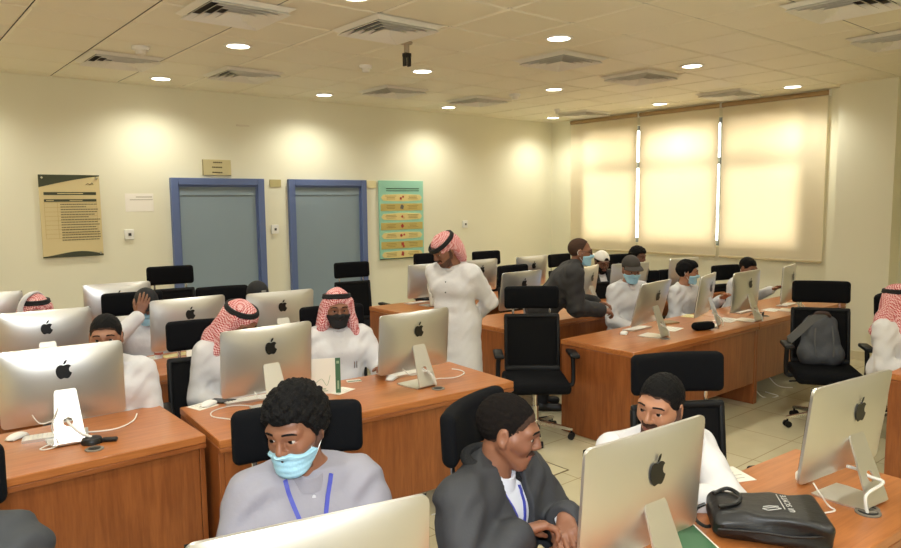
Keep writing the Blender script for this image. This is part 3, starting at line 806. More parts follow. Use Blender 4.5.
def mouse(px, py, rot, lab, z=DZ):
    p = at(px, py, 2, z); o = thing('computer_mouse', lab, 'mouse', (p.x, p.y, z), R(rot), 'white computer mice')
    if 'ms' not in PROTO:
        q = MB(); n = 14; vs = []; fs = []
        for i in range(n+1):
            for k in range(12):
                a = PI*k/11; u = -1+2*i/n; w = (1-abs(u)**3.2)**.5 if abs(u) < 1 else .02
                vs.append((.031*w*math.cos(a), .057*u, .005+.021*max(0, 1-u*u)**.55*math.sin(a)**.7))
        for i in range(n):
            for k in range(11): a = i*12+k; fs.append((a, a+1, a+13, a+12))
        q.add(vs, fs); a = q.build('shell', M_white, None)
        q = MB(); q.rbox((0, 0, .0035), (.052, .1, .007), .003, 2); PROTO['ms'] = [a, q.build('base', M_alu2, None)]; src = PROTO['ms']
    else: src = [c.copy() for c in PROTO['ms']]; [COL.objects.link(c) for c in src]
    for c in src: c.parent = o
keyboard(56, 436, -12, 'white keyboard under the brightest computer at lower left')
keyboard(249, 400, -8, 'white keyboard under the computer left of the green brochure')
keyboard(407, 374, -6, 'white keyboard under the computer before the standing man')
keyboard(637, 329, 3, 'white keyboard under the computer on the aisle end of the right desk')
keyboard(742, 312, 0, 'white keyboard under the computer before the hidden person at right')
keyboard(417, 303, 0, 'white keyboard left of the standing man on the back desk')
keyboard(787, 305, 4, 'white keyboard under the computer nearest the window wall')
keyboard(700, 318, 6, 'white keyboard beneath the edge-on computer behind the black pouch') if False else None
mouse(17, 438, -50, 'white mouse at far left beside the brightest computer')
mouse(209, 405, -60, 'white mouse on a pale card at the desk seam')
mouse(392, 379, -55, 'white mouse left of the computer before the standing man')
mouse(624, 334, -60, 'white mouse near the aisle end of the right desk')

# ---------------------------------------------------------------- office chairs
M_fab = mat('black_fabric', (11, 12, 15), .9, bump=.15, bscale=300, spec=.15)
M_mesh = mat('black_mesh', (17, 17, 18), .85, bump=.3, bscale=500, spec=.15)
M_arm = mat('arm_plastic', (14, 14, 15), .55, spec=.3)
def chair_parts():
    o = []
    q = MB(); q.rbox((0, .02, .445), (.5, .5, .085), .038, 4, fn=lambda v: Vector((v.x, v.y, v.z-.25*max(0, v.y-.15)**2*3))); o.append((q, 'seat', M_fab, []))
    cv = lambda v: Vector((v.x, v.y+.55*v.x*v.x, v.z))
    tl = Matrix.Rotation(R(7), 3, 'X')
    q = MB()
    for s in (-1, 1): q.rbox((s*.212, -.235+.025, .71), (.03, .035, .44), .013, 3, tl)
    q.rbox((0, -.262, .925), (.45, .035, .035), .014, 3, tl, fn=cv); q.rbox((0, -.205, .50), (.45, .04, .05), .016, 3, tl, fn=cv)
    o.append((q, 'back_frame', M_arm, []))
    q = MB(); q.rbox((0, -.235, .71), (.415, .014, .42), .006, 2, tl, fn=cv); o.append((q, 'back_mesh', M_mesh, []))
    q = MB(); q.rbox((0, -.275, .655), (.34, .03, .11), .013, 3, tl, fn=cv); o.append((q, 'lumbar_pad', M_arm, []))
    q = MB(); q.rbox((0, -.285, 1.075), (.445, .062, .185), .03, 4, Matrix.Rotation(R(3), 3, 'X'), fn=lambda v: Vector((v.x, v.y+.9*v.x*v.x, v.z))); o.append((q, 'headrest', M_fab, []))
    for s in (-1, 1):
        q = MB(); q.box((s*.15, -.262, .962), (.018, .012, .075), .003); o.append((q, 'headrest_post', M_chrome, []))
    for s in (-1, 1):
        q = MB(); q.tube(spline([(s*.24, .05, .425), (s*.285, .05, .43), (s*.295, .045, .5), (s*.29, .04, .655)], 5), .018, 8)
        pad = MB(); pad.rbox((s*.29, .04, .672), (.075, .26, .032), .014, 3); o.append((q, 'armrest', M_arm, [(pad, 'arm_pad', M_arm)]))
    q = MB(); q.box((0, 0, .385), (.2, .22, .04), .01); q.tube(spline([(.08, .05, .385), (.2, .06, .38), (.27, .06, .375)], 4), .007, 6); o.append((q, 'mechanism', M_arm, []))
    q = MB(); q.cyl((0, 0, .09), (0, 0, .25), .03, n=16); q.cyl((0, 0, .25), (0, 0, .37), .018, n=16); o.append((q, 'gas_column', M_chrome, []))
    q = MB(); q.cyl((0, 0, .08), (0, 0, .14), .04, n=16)
    cas = []
    for k in range(5):
        a = R(72*k+18); c, s = math.cos(a), math.sin(a); rot = Matrix.Rotation(a, 3, 'Z')
        vs = [rot @ Vector(p) for p in ((.03, -.024, .095), (.03, .024, .095), (.03, .02, .135), (.03, -.02, .135), (.30, -.014, .072), (.30, .014, .072), (.30, .011, .09), (.30, -.011, .09))]
        q.add(vs, [(0, 3, 2, 1), (4, 5, 6, 7), (0, 1, 5, 4), (1, 2, 6, 5), (2, 3, 7, 6), (3, 0, 4, 7)])
        w = MB()
        for t in (-1, 1):
            p = rot @ Vector((.29, t*.012, .027)); e = rot @ Vector((0, t*.016, 0)); w.cyl(p, p+e, .026, n=14)
        p = rot @ Vector((.29, 0, .04)); w.cyl(p, p+Vector((0, 0, .04)), .008, n=8); cas.append((w, 'caster', M_arm))
    o.append((q, 'star_base', M_chrome, cas))
    return o
def chair(x, y, rot, lab, group='black office chairs', dz=0):
    if 'chair' not in PROTO:
        o = thing('office_chair', lab, 'chair', (x, y, 0), R(rot), group)
        for q, nm, mt, sub in chair_parts():
            p = q.build(nm, mt, o)
            for q2, n2, m2 in sub: q2.build(n2, m2, p)
        PROTO['chair'] = o
    else:
        o = copy_tree(PROTO['chair']); o.location = (x, y, 0); o.rotation_euler = (0, 0, R(rot)); tag(o, lab, 'chair', group)
    if dz:
        for c in o.children:
            if c.name.split('.')[0] not in ('star_base', 'gas_column'): c.location.z += dz
    return o
def chair_px(px, py, rot, lab, Y=None, top=1.166):
    """px, py: pixel of the middle of the headrest's upper edge"""
    p = at(px, py, 2, top) if Y is None else at(px, py, 1, Y); a = R(rot); dz = max(-.1, min(.1, p.z-top)) if Y else 0
    o = chair(p.x-math.sin(a)*.29, p.y+math.cos(a)*.29, rot, lab, dz=dz)
    return o
def no_head(o):
    for c in list(o.children):
        if c.name.startswith('headrest'): bpy.data.objects.remove(c)
# ---------------------------------------------------------------- people
def rotm(ax, deg): return np.array(Matrix.Rotation(R(deg), 3, ax), np.float32)
V3 = lambda *a: np.array(a, np.float32)
M_eyew = mat('eye_white', (188, 178, 166), .3); M_iris = mat('iris_dark', (16, 9, 6), .2)
M_hair = mat('hair_black', (9, 8, 8), .7, bump=.6, bscale=220, noise=.3, nscale=60, spec=.18)
M_hairs = mat('hair_short', (25, 21, 19), .9, bump=.6, bscale=500, noise=.85, nscale=420, spec=.1)
M_stub = mat('skin_stubble', (84, 56, 43), .7, noise=.45, nscale=300)
M_fade = mat('hair_fade', (70, 52, 42), .85, noise=.6, nscale=420, spec=.12); M_mous = mat('moustache', (66, 46, 37), .85, noise=.4, nscale=400, spec=.1)
M_lip = mat('lips', (140, 82, 66), .5)
M_thobe = mat('white_thobe', (212, 210, 209), .75, bump=.3, bscale=26)
M_mask = mat('mask_blue', (158, 204, 222), .75, bump=.2, bscale=90)
M_maskb = mat('mask_black', (20, 19, 20), .75); M_loop = mat('ear_loop_white', (232, 232, 230), .7)
M_scarf = checks('red_check_scarf', (176, 42, 48), (236, 200, 196), 120)
M_cord = mat('head_cord_black', (12, 12, 13), .8, bump=.4, bscale=250)
SK = {'a': mat('skin_brown', (132, 88, 64), .5, noise=.08, nscale=18), 'b': mat('skin_dark', (112, 74, 54), .5, noise=.08, nscale=18),
      'c': mat('skin_tan', (168, 118, 88), .5, noise=.07, nscale=18), 'd': mat('skin_olive', (150, 104, 78), .5, noise=.08, nscale=18)}

def head_ops(S, c, M, g=0., k=.018, detail=True):
    h = lambda x, y, z: c + M @ V3(x, y, z)
    S.ell(h(0, -.015, .035), (.074+g, .096+g, .086+g), M, k)
    S.cap(h(0, .028, .0), h(0, .052, -.065), .066+g, .040+g, k)
    S.cap(h(0, .058, -.078), h(0, .064, -.092), .028+g, .025+g, k)
    for s in (-1, 1):
        S.cap(h(s*.056, -.005, -.035), h(s*.018, .062, -.092), .020+g, .018+g, k)
        S.cap(h(s*.036, .056, -.022), h(s*.05, .028, -.01), .028+g, .026+g, k)
        S.cap(h(s*.012, .086, .028), h(s*.045, .068, .030), .013+g, .013+g, k)
    S.cap(h(0, .091, .018), h(0, .107, -.020), .0085+g, .0118+g, .012)
    for s in (-1, 1): S.cap(h(s*.011, .098, -.026), h(s*.013, .094, -.027), .0085+g, .0075+g, .008)
    if detail:
        for s in (-1, 1): S.ell(h(s*.032, .101, .008), (.019, .017, .012), M, .012, True)
        for s in (-1, 1):
            S.cap(h(s*.021, .0835, .0170), h(s*.043, .0765, .0158), .0078, .007, .004)
            S.cap(h(s*.022, .0825, -.0035), h(s*.042, .0765, -.0025), .0065, .006, .004)
        S.cap(h(-.016, .088, -.0525), h(0, .096, -.0505), .0055, .0065, .006); S.cap(h(.016, .088, -.0525), h(0, .096, -.0505), .0055, .0065, .006)
        S.cap(h(-.014, .087, -.0635), h(.014, .087, -.0635), .0075, .0075, .006)
        S.cap(h(-.022, .097, -.0573), h(.022, .097, -.0573), .0022, .0022, .003, True)
        for s in (-1, 1):
            E_ = M @ rotm('Z', s*-18) @ rotm('Y', 0)
            S.ell(h(s*.077, -.012, .0), (.010, .020, .033), E_, .008); S.cap(h(s*.077, -.004, -.026), h(s*.073, .0, -.03), .008, .007, .006)
            S.ell(h(s*.089, -.008, .004), (.007, .011, .019), E_, .006, True)
def hand_ops(S, W, d, n, side, curl=.5, spread=.18, k=.006, thumb=.6):
    """W wrist, d finger direction, n palm normal, side: +1 puts the thumb on d x n"""
    d = d/np.linalg.norm(d); n = n-d*(n @ d); n = n/np.linalg.norm(n); s = np.cross(d, n)*side
    S.cap(W-d*.03, W+d*.012, .026, .024, .02)
    for i, o in enumerate((.030, .010, -.010, -.028)):
        S.cap(W+d*.015+s*o*.55, W+d*(.088-.004*abs(i-1))+s*o, .0145, .0115, .012)
    for i, (o, L) in enumerate(((.030, .92), (.010, 1.03), (-.010, .97), (-.028, .78))):
        p = W+d*(.088-.004*abs(i-1))+s*o; a = (.5-i/3)*spread
        dd = d*math.cos(a)+s*math.sin(a); ang = curl*.75
        for l, r0, r1 in ((.043*L, .0098, .0088), (.026*L, .0088, .008), (.021*L, .008, .0062)):
            v = dd*math.cos(ang)+n*math.sin(ang); q = p+v*l; S.cap(p, q, r0, r1, k if r0 > .0095 else .003); p = q; ang += curl*.95
    p = W+d*.022+s*.024+n*.004
    for l, r0, r1, w in ((.042, .0145, .0115, 0), (.032, .0108, .0098, .45), (.025, .0096, .0072, .9)):
        t = thumb-w*.35
        v = d*math.cos(t)+s*math.sin(t)*.9+n*(.35+.35*w*curl); v = v/np.linalg.norm(v); q = p+v*l; S.cap(p, q, r0, r1, .007); p = q
def ik(S_, W, a, b, pole):
    v = W-S_; L_ = np.linalg.norm(v); L_ = min(L_, (a+b)*.995); v = v/np.linalg.norm(v); W = S_+v*L_
    x = (a*a-b*b+L_*L_)/(2*L_); hgt = math.sqrt(max(0, a*a-x*x)); pole = pole-v*(pole @ v); pole = pole/np.linalg.norm(pole)
    return S_+v*x+pole*hgt, W
def person(label, px, py, Y, body, head, pitch=8, roll=0, lean=6, side=0, stand=False, wear='thobe', cloth=None, skin='a', hair='short', beard=0,
           mask=None, scarf=None, cap=None, glasses=False, lh=None, rh=None, lho=None, rho=None, res=.009, group=None, legs=True, inner=None, trousers=None, hscale=1., twist=0, stub=False, gaze=0):
    """px, py: pixel of the crown; Y: row plane the head sits in; body, head: heading in degrees (180 = towards the camera side)"""
    tgt = at(px, py, 1, Y); o = thing('person', label, 'person', (0, 0, 0), R(body), group)
    PZ = .93 if stand else .575
    RT = rotm('Z', 0) @ rotm('X', -lean) @ rotm('Y', side) @ rotm('Z', twist)
    RH = rotm('Z', head-body) @ rotm('X', -pitch) @ rotm('Y', roll)
    P0 = V3(0, 0, PZ)
    def joints(sp):
        T = lambda x, y, z: P0 + RT @ (V3(x, y, z*sp))
        NB = T(0, -.015, .52); HC = NB + RT @ V3(0, 0, .02) + RH @ V3(0, .012, .118)*hscale
        return T, NB, HC, (HC + RH @ V3(0, -.015, .118)*hscale)
    za, zb = joints(1.)[3][2], joints(.8)[3][2]
    sp = 1 - .2*(za-tgt.z)/(za-zb) if abs(za-zb) > 1e-4 else 1.
    sp = max(.72, min(1.12, sp)); T, NB, HC, CR = joints(sp)
    a = R(body); o.location = (tgt.x-(CR[0]*math.cos(a)-CR[1]*math.sin(a)), tgt.y-(CR[0]*math.sin(a)+CR[1]*math.cos(a)), 0)
    inv = (Matrix.Translation(o.location) @ Matrix.Rotation(a, 4, 'Z')).inverted()
    wl = lambda p: np.array(inv @ Vector(p), np.float32)
    h = lambda x, y, z: HC + RH @ (V3(x, y, z)*hscale)
    near = res < .007
    # joints of the limbs
    SH = {s: T(s*.178, -.012, .445) for s in (-1, 1)}
    HP = {s: P0+V3(s*.09, 0, -.02) for s in (-1, 1)}
    if stand: KN = {s: V3(s*.095, .03, .50) for s in (-1, 1)}; AN = {s: V3(s*.10, -.02, .085) for s in (-1, 1)}
    else: KN = {s: V3(s*.12, .42, .53) for s in (-1, 1)}; AN = {s: V3(s*.12, .40, .085) for s in (-1, 1)}
    EL, WR, HD = {}, {}, {}
    for s, tg, opt in ((-1, lh, lho), (1, rh, rho)):
        opt = opt or {}
        if tg is None: tg = (s*.13, .30, .655) if not stand else (s*.25, .02, .80)
        elif len(tg) == 4: tg = wl(tg[:3])
        pole = np.array(opt.get('pole', (s*.35, -.6, -.7)), np.float32)
        EL[s], WR[s] = ik(SH[s], np.array(tg, np.float32), .285, .255, pole)
        fd = (WR[s]-EL[s])/np.linalg.norm(WR[s]-EL[s])
        d = np.array(opt['d'], np.float32) if 'd' in opt else fd
        HD[s] = (d, np.array(opt.get('n', (-s*.3, 0, -1)), np.float32), opt.get('curl', .45), opt.get('thumb', .6))
    # body
    B = SDF()
    def torso(S, g, k=.05):
        S.cap(T(-.08, -.0, .0), T(.08, -.0, .0), .10+g, .10+g, k); S.cap(T(-.06, .012, .15), T(.06, .012, .15), .10+g, .10+g, k)
        S.cap(T(-.085, 0, .33), T(.085, 0, .33), .108+g, .108+g, k); S.cap(T(-.135, -.014, .44), T(.135, -.014, .44), .056+g, .056+g, k)
        for s in (-1, 1): S.cap(T(s*.14, -.02, .455), T(s*.035, -.025, .525), .045+g, .040+g, k)
    torso(B, -.012)
    B.cap(NB-RT @ V3(0, 0, .05), h(0, -.018, -.06), .056, .052, .03)
    for s in (-1, 1):
        B.cap(SH[s], EL[s], .046, .038, .03); B.cap(EL[s], WR[s], .037, .026, .02)
        if legs:
            B.cap(HP[s], KN[s], .078, .052, .04); B.cap(KN[s], AN[s], .050, .036, .03)
    if legs:
        for s in (-1, 1): B.cap(AN[s]+V3(0, -.02, -.03), AN[s]+V3(s*.02, .15, -.05), .034, .026, .03)
    head_ops(B, HC, RH)
    for s in (-1, 1): hand_ops(B, WR[s], HD[s][0], HD[s][1], s, HD[s][2], thumb=HD[s][3])
    hr = res*.5 if near else res*.62
    ref = [(HC-.13, HC+.14, max(.0026, hr))]
    if near or res < .0085:
        for s in (-1, 1):
            e = WR[s]+HD[s][0]/np.linalg.norm(HD[s][0])*.09; ref.append((np.minimum(WR[s], e)-.07, np.maximum(WR[s], e)+.07, .0042 if near else .005))
    else:
        for s in (-1, 1):
            e = WR[s]+HD[s][0]/np.linalg.norm(HD[s][0])*.09; ref.append((np.minimum(WR[s], e)-.06, np.maximum(WR[s], e)+.06, .0058))
    def cls(C):
        l = (C-HC) @ RH; x = np.abs(l[:, 0]); y = l[:, 1]; z = l[:, 2]
        st = ((x < .030) & (y > .074) & (z < -.035) & (z > -.0500)) | ((x < .020+wob(C, 200, .003)) & (y > .06) & (z < -.080+wob(C, 180, .003)) & (z > -.112)) if stub == 2 else ((x < .032) & (y > .078) & (z < -.038) & (z > -.0505)) | ((y > .015) & (z < -.068-.0*x+.55*np.maximum(0, x-.03)) & (z > -.118)) | ((x > .05) & (y > -.004) & (y < .02) & (z < .02) & (z > -.07))
        if stub:
            mo = (x < .031) & (y > .072) & (z < -.034) & (z > -.0515-.006*(x > .018))
            return np.where((x < .024) & (y > .082) & (z < -.0515) & (z > -.070+8*x**2), 1, np.where(mo, 3, np.where(st, 2, 0))).astype(np.int32)
        return ((np.abs(l[:, 0]) < .024) & (l[:, 1] > .082) & (l[:, 2] < -.0465+.0) & (l[:, 2] > -.070+8*l[:, 0]**2)).astype(np.int32)
    sdf_obj('body', B, max(res, .0065), [SK[skin], M_lip, M_stub, M_mous], o, ref, cls)
    # eyes and brows
    for s in (-1, 1):
        q = MB(); c = h(s*.032, .0735, .0065); q.ell(c, (.0125,)*3, 10)
        i = c + RH @ V3(.0098*math.sin(R(gaze)), .0098*math.cos(R(gaze)), 0); q.ell(i, (.0084, .0036, .0084), 8, Matrix(RH.tolist()), 1); q.build('eye', [M_eyew, M_iris], o)
        q = MB(); q.tube([h(s*.015, .0975, .0335), h(s*.028, .0955, .036), h(s*.042, .087, .034), h(s*.052, .0765, .0275)], .0033, 6); q.build('eyebrow', M_hair, o)
    # hair
    if hair:
        H = SDF(); g = {'short': .005, 'buzz': .0025, 'bald': .002, 'curly': .022, 'mid': .013}[hair]
        H.ell(h(0, -.016, .037), (.075+g, .097+g, .087+g*1.2), RH, .02)
        if hair in ('curly', 'mid'): H.ell(h(0, .03, .085), (.062, .06, .045), RH, .02)
        zx = np.array([-.13, -.075, -.035, -.02, .004, .012, .03, .052, .075, .13]); zz = np.array([-.085, -.075, -.05, -.02, -.02, -.02, .0, .052, .066, .078])
        if hair == 'bald': zz = np.array([-.085, -.075, -.05, -.02, .0, .03, .07, .10, .13, .13])
        if hair == 'buzz': zz = np.array([-.075, -.068, -.045, -.02, -.035, -.035, .02, .05, .066, .078])
        if hair == 'curly': zz = np.array([-.07, -.065, -.04, -.005, .0, -.012, .018, .056, .066, .07])
        def cut(P, d):
            l = (P-HC) @ RH
            if hair == 'curly': d = d + wob(P, 150, .0035) + wob(P, 300, .002, 1.)
            if hair == 'mid': d = d + wob(P, 90, .002)
            d = d + wob(P, 260, .0013 if hair in ('buzz', 'short') else .0007) + wob(P, 420, .0006, 2.)
            return np.maximum(d, (np.interp(l[:, 1], zx, zz)-l[:, 2]+wob(P, 170, .0035)-.10*np.maximum(0, .03-np.abs(l[:, 0]))*(l[:, 1] > .05))*.7).astype(np.float32)
        H.fn(cut)
        def hc(C):
            l = (C-HC) @ RH; return ((l[:, 2]-np.interp(l[:, 1], zx, zz)+wob(C, 90, .003) < (.030 if hair == 'buzz' else 1. if hair == 'bald' else .006)) & (hair in ('buzz', 'short', 'bald'))).astype(np.int32)
        sdf_obj('hair', H, max(.0032, hr), [M_hair if hair != 'buzz' else M_hairs, M_fade], o, (), hc)
    if beard:
        D = SDF(); head_ops(D, HC, RH, .004*beard, .018, False)
        def bc(P, d):
            l = (P-HC) @ RH; x = np.abs(l[:, 0])
            jaw = np.maximum(l[:, 2]+.042-.9*np.maximum(0, x-.042), -l[:, 1]+.012-.0*x)
            jaw = np.maximum(jaw, -np.minimum(1, 1)*(l[:, 2]+.125))
            mouth = .0225-np.sqrt((l[:, 0]*.75)**2+((l[:, 2]+.056)*1.5)**2)
            jaw = np.maximum(jaw, np.where(l[:, 1] > .07, mouth, -1))
            mou = np.maximum(np.maximum(x-.030, l[:, 2]+.0405), np.maximum(-.0505-l[:, 2]-0*x, .078-l[:, 1]))
            side = np.maximum(np.maximum(l[:, 2]-.015, -.06-l[:, 2]), np.maximum(-.004-l[:, 1], np.maximum(l[:, 1]-.018, .05-x)))
            return np.maximum(d, np.minimum(np.minimum(jaw, mou), side)).astype(np.float32)
        D.fn(bc); sdf_obj('beard', D, max(.0032, hr), M_hairs if beard < 1.2 else M_hair, o)
    if mask:
        K = SDF(); head_ops(K, HC, RH, .0095, .03, False); top = {'low': -.027}.get(mask[1], -.008) if isinstance(mask, tuple) else -.008; mk = mask[0] if isinstance(mask, tuple) else mask
        def mc(P, d):
            l = (P-HC) @ RH; x = np.abs(l[:, 0])
            d = d + .0006*np.sin(l[:, 2]*330)
            tp = l[:, 2]-top+.30*np.maximum(0, x-.012) ; bt = -.112-l[:, 2]+.25*np.maximum(0, x-.03)
            return np.maximum(d, np.maximum(np.maximum(tp, bt)*.8, .022-l[:, 1])).astype(np.float32)
        K.fn(mc); m = sdf_obj('face_mask', K, max(.003, hr), M_maskb if mk == 'black' else M_mask, o)
        for s in (-1, 1):
            q = MB(); e = h(s*.083, -.022, .02); q.tube(spline([h(s*.060, .035, top-.02), h(s*.073, .01, .0), e, h(s*.081, -.028, -.01), h(s*.066, .02, -.07), h(s*.052, .035, -.085)], 4), .0019, 5); q.build('ear_loop', M_maskb if mk == 'black' else M_loop, m)
    if scarf:
        C = SDF(); C.ell(h(0, -.018, .038), (.087, .110, .100), RH, .03)
        for s in (-1, 1):
            if scarf != 'tied':
                C.cap(h(s*.078, .015, .05), h(s*.096, .02, -.09), .022, .03, .04); C.cap(h(s*.096, .02, -.09), h(s*.125, .03, -.20), .03, .034, .04)
                C.cap(h(s*.07, -.06, .0), h(s*.11, -.07, -.19), .04, .05, .05)
            else: C.cap(h(s*.072, -.045, .03), h(s*.07, -.06, -.03), .025, .03, .03)
        C.ell(h(0, -.09, -.05), (.095, .05, .13), RH, .05)
        if scarf != 'tied': C.cap(h(-.08, -.10, -.16), h(.08, -.10, -.16), .05, .05, .05); C.cap(h(-.07, -.13, -.25), h(.07, -.13, -.25), .035, .035, .05)
        else: C.cap(h(.01, -.10, -.04), h(.03, -.125, -.16), .05, .025, .04)
        C.ell(h(0, .115, -.035), (.060, .10, .10), RH, .025, True)
        if scarf == 'tied':
            for s in (-1, 1): C.ell(h(s*.075, .03, -.055), (.05, .06, .055), RH, .02, True)
        C.fn(lambda P, d: d + wob(P, 55, .003, .5, (1, 1, .45)))
        sc = sdf_obj('head_scarf', C, max(.0042, hr), M_scarf, o)
        q = MB(); RM = Matrix((RH @ rotm('X', 12 if scarf != 'tied' else -6)).tolist()); 
        for zz_, gr in ((.078, 0), (.092, -.004)) if scarf != 'tied' else ((.066, .003), (.080, .0)):
            pts = [V3(*(RH @ rotm('X', 12 if scarf != 'tied' else -14) @ V3((.088+gr)*math.cos(t), -.018+(.110+gr)*math.sin(t), zz_)))+HC for t in np.linspace(0, 2*PI, 33)]
            q.tube(pts, .0105, 8)
        q.build('head_cord', M_cord, o)
        if scarf == 'band':
            q = MB(); [q.tube(spline([h(.092+e, .06, -.04), h(.085+e, .05, .07), h(.05+e, .03, .137), h(-.01+e, -.03, .148), h(-.05+e, -.10, .1)], 6), .008, 8) for e in (0, .01, .02)]; q.build('scarf_fold', M_thobe, sc)
    if cap:
        col, mode = cap; mt = mat('cap_%s' % col, {'white': (228, 224, 214), 'black': (16, 16, 18), 'grey': (58, 52, 46)}[col], .8, bump=.2, bscale=200)
        C = SDF(); C.ell(h(0, -.016, .045), (.086, .108, .098), RH, .02)
        fy = -1 if mode == 'back' else 1
        def cc(P, d):
            l = (P-HC) @ RH; z0 = .040+.10*l[:, 1] if mode == 'front' else .048-.12*l[:, 1]*-.4
            return np.maximum(d, z0-l[:, 2]).astype(np.float32)
        C.fn(cc); k_ = sdf_obj('cap', C, max(.0042, hr), mt, o)
        q = MB(); vs = []; fs = []; n = 12
        for i in range(n+1):
            t = PI*(.12+.76*i/n); 
            for rr, dz in ((.0, .0), (.04, -.004), (.075, -.016)):
                x = (.084+rr*.25)*math.cos(t); y = fy*((.100)*math.sin(t)+rr*math.sin(t)**.6)-.016*1
                vs.append(h(x, y, .055+dz - .012*(x/.08)**2 + (.006 if mode == 'front' else -.006)))
        nv = len(vs); vs += [v + RH @ V3(0, 0, .005) for v in vs]
        for i in range(n):
            for j in range(2):
                a_ = i*3+j; f = (a_, a_+1, a_+4, a_+3); fs.append(f); fs.append(tuple(nv+k for k in f)[::-1])
        for i in range(n): fs.append((i*3+2, i*3+5, nv+i*3+5, nv+i*3+2))
        q.add(vs, fs); q.build('brim', mt, k_)
        if mode == 'back':
            q = MB(); q.prism([(-.03, 0), (.03, 0)]+[(.03*math.cos(t), .034*math.sin(t)) for t in np.linspace(.2, PI-.2, 9)], .004, Matrix.Translation(Vector(h(0, .0905, .062))) @ Matrix(RH.tolist()).to_4x4() @ Matrix.Rotation(PI, 4, 'Z') @ Matrix.Rotation(-.35, 4, 'X')); q.build('strap_opening', M_hair, k_)
        if mode == 'front' and col == 'black':
            q = MB(); q.box(h(0, .098, .085), (.04, .006, .016), .002, Matrix(RH.tolist())); q.build('cap_mark', mat('cap_red', (190, 60, 48), .7) if 'hand' in label else mat('cap_mark_grey', (150, 148, 140), .7), k_)
    if glasses:
        q = MB()
        for s in (-1, 1):
            q.tube([h(s*.033+.022*math.cos(t), .100-.012*abs(math.cos(t)-.0)*(1 if s*math.cos(t) > 0 else 0), .008+.016*math.sin(t)) for t in np.linspace(0, 2*PI, 17)], .0022, 6)
            q.tube([h(s*.054, .09, .012), h(s*.078, .03, .014), h(s*.085, -.02, .012)], .0022, 6)
        q.tube([h(-.011, .102, .01), h(0, .106, .013), h(.011, .102, .01)], .002, 6); q.build('glasses', M_black, o)
    # clothing
    CM = cloth or M_thobe; lo = wear
    def clothes(nm, mt, g, sleeve, hem, opening=0., fold=.0042, neckcut=.505, skirt=False, par=None):
        S = SDF(); torso(S, g)
        for s in (-1, 1):
            E_, W_ = EL[s], WR[s]; d = (W_-E_); S.cap(SH[s], E_, .050+g+.008, .043+g+.008, .04)
            S.cap(E_, E_+d*sleeve, .043+g+.008, .033+g+.006, .03)
        if skirt and stand:
            [S.cap(V3(x*.06, 0, .92), V3(x*.10, .01, .05), .125, .15, .07) for x in (-1, -.33, .33, 1)]
        elif skirt:
            for s in (-1, 1): S.cap(HP[s], KN[s]+V3(0, .01, 0), .105, .082, .06); S.cap(KN[s]+V3(0, .01, 0), AN[s]+V3(0, .02, .08), .085, .09, .07)
            S.cap(V3(0, .1, PZ-.01), V3(0, .40, PZ-.05), .08, .07, .07)
        else:
            S.cap(T(-.08, 0, hem), T(.08, 0, hem), .104+g, .104+g, .04)
        elb = list(EL.values()); shs = list(SH.values())
        def folds(P, d):
            w = np.zeros(len(P), np.float32)
            for e in elb+shs: w += np.exp(-((P-e)**2).sum(1)/.012)
            d = d + fold*(.4+.9*w)*(np.sin(70*P[:, 2]+40*P[:, 0]+2.5*np.sin(22*P[:, 1]+17*P[:, 0]))*.6+np.sin(36*P[:, 2]-50*P[:, 1]+3*np.sin(19*P[:, 0]+9*P[:, 2]))*.6)
            l = (P-P0) @ RT
            if neckcut: d = np.maximum(d, np.minimum(l[:, 2]-(neckcut+.03)*sp-.25*np.maximum(0, -l[:, 1])+.22*np.maximum(0, l[:, 1]), .17-np.sqrt(((P-NB)**2).sum(1))))
            if opening:
                x0 = opening[0]; wz = opening[1]+opening[2]*np.clip((l[:, 2]/sp-.12)/.35, 0, 1)
                d = np.maximum(d, np.minimum(wz-np.abs(l[:, 0]-x0), l[:, 1]-.0))
            if skirt: d = np.maximum(d, .07-P[:, 2])
            return d.astype(np.float32)
        S.fn(folds)
        return S, sdf_obj(nm, S, res, mt, par or o)
    def collar(mt, r=.064, hgt=.03, th=.009, nm='collar'):
        q = MB(); c0 = NB + RT @ V3(0, 0, -.012); n = 28; ax = (h(0, -.018, -.06)-NB); ax = ax/np.linalg.norm(ax)
        X = RT @ V3(1, 0, 0); Yv = np.cross(ax, X); vs = []; fs = []
        for (rr, zz_) in ((r+.012, -.012), (r+.004, hgt), (r-.002, hgt+.003), (r-.006, hgt), (r-.004, -.012)):
            for k in range(n):
                t = 2*PI*k/n; fr = math.sin(t)
                vs.append(c0 + X*(rr*math.cos(t)) + Yv*(rr*1.08*math.sin(t)) + ax*(zz_ - .030*max(0, fr) - .0))
        for i in range(5):
            for k in range(n): a_ = i*n+k; b_ = i*n+(k+1) % n; c_ = ((i+1) % 5)*n+(k+1) % n; d_ = ((i+1) % 5)*n+k; fs.append((a_, b_, c_, d_))
        q.add(vs, fs); return q.build(nm, mt, o)
    if wear in ('thobe', 'shirt'):
        S, oc = clothes(wear, CM, .012, .93, -.03, skirt=(wear == 'thobe')); collar(CM)
    elif wear == 'jacket':
        S0, s0c = clothes('shirt', inner or M_thobe, .004, .9, -.02, fold=.002); collar(inner or M_thobe, .062, .034)
        S, oc = clothes('jacket', CM, .026, .90, -.05, opening=(.0, .028, .030), fold=.006, neckcut=.555)
    if wear != 'thobe' and legs:
        L_ = SDF()
        for s in (-1, 1): L_.cap(HP[s], KN[s], .094, .068, .04); L_.cap(KN[s], AN[s]+V3(0, 0, .02), .066, .058, .03)
        L_.cap(HP[-1]+V3(0, 0, .03), HP[1]+V3(0, 0, .03), .098, .098, .05)
        L_.fn(lambda P, d: d + wob(P, 40, .0025)); sdf_obj('trousers', L_, max(res, .008), trousers or mat('trousers_dark', (30, 30, 36), .8), o)
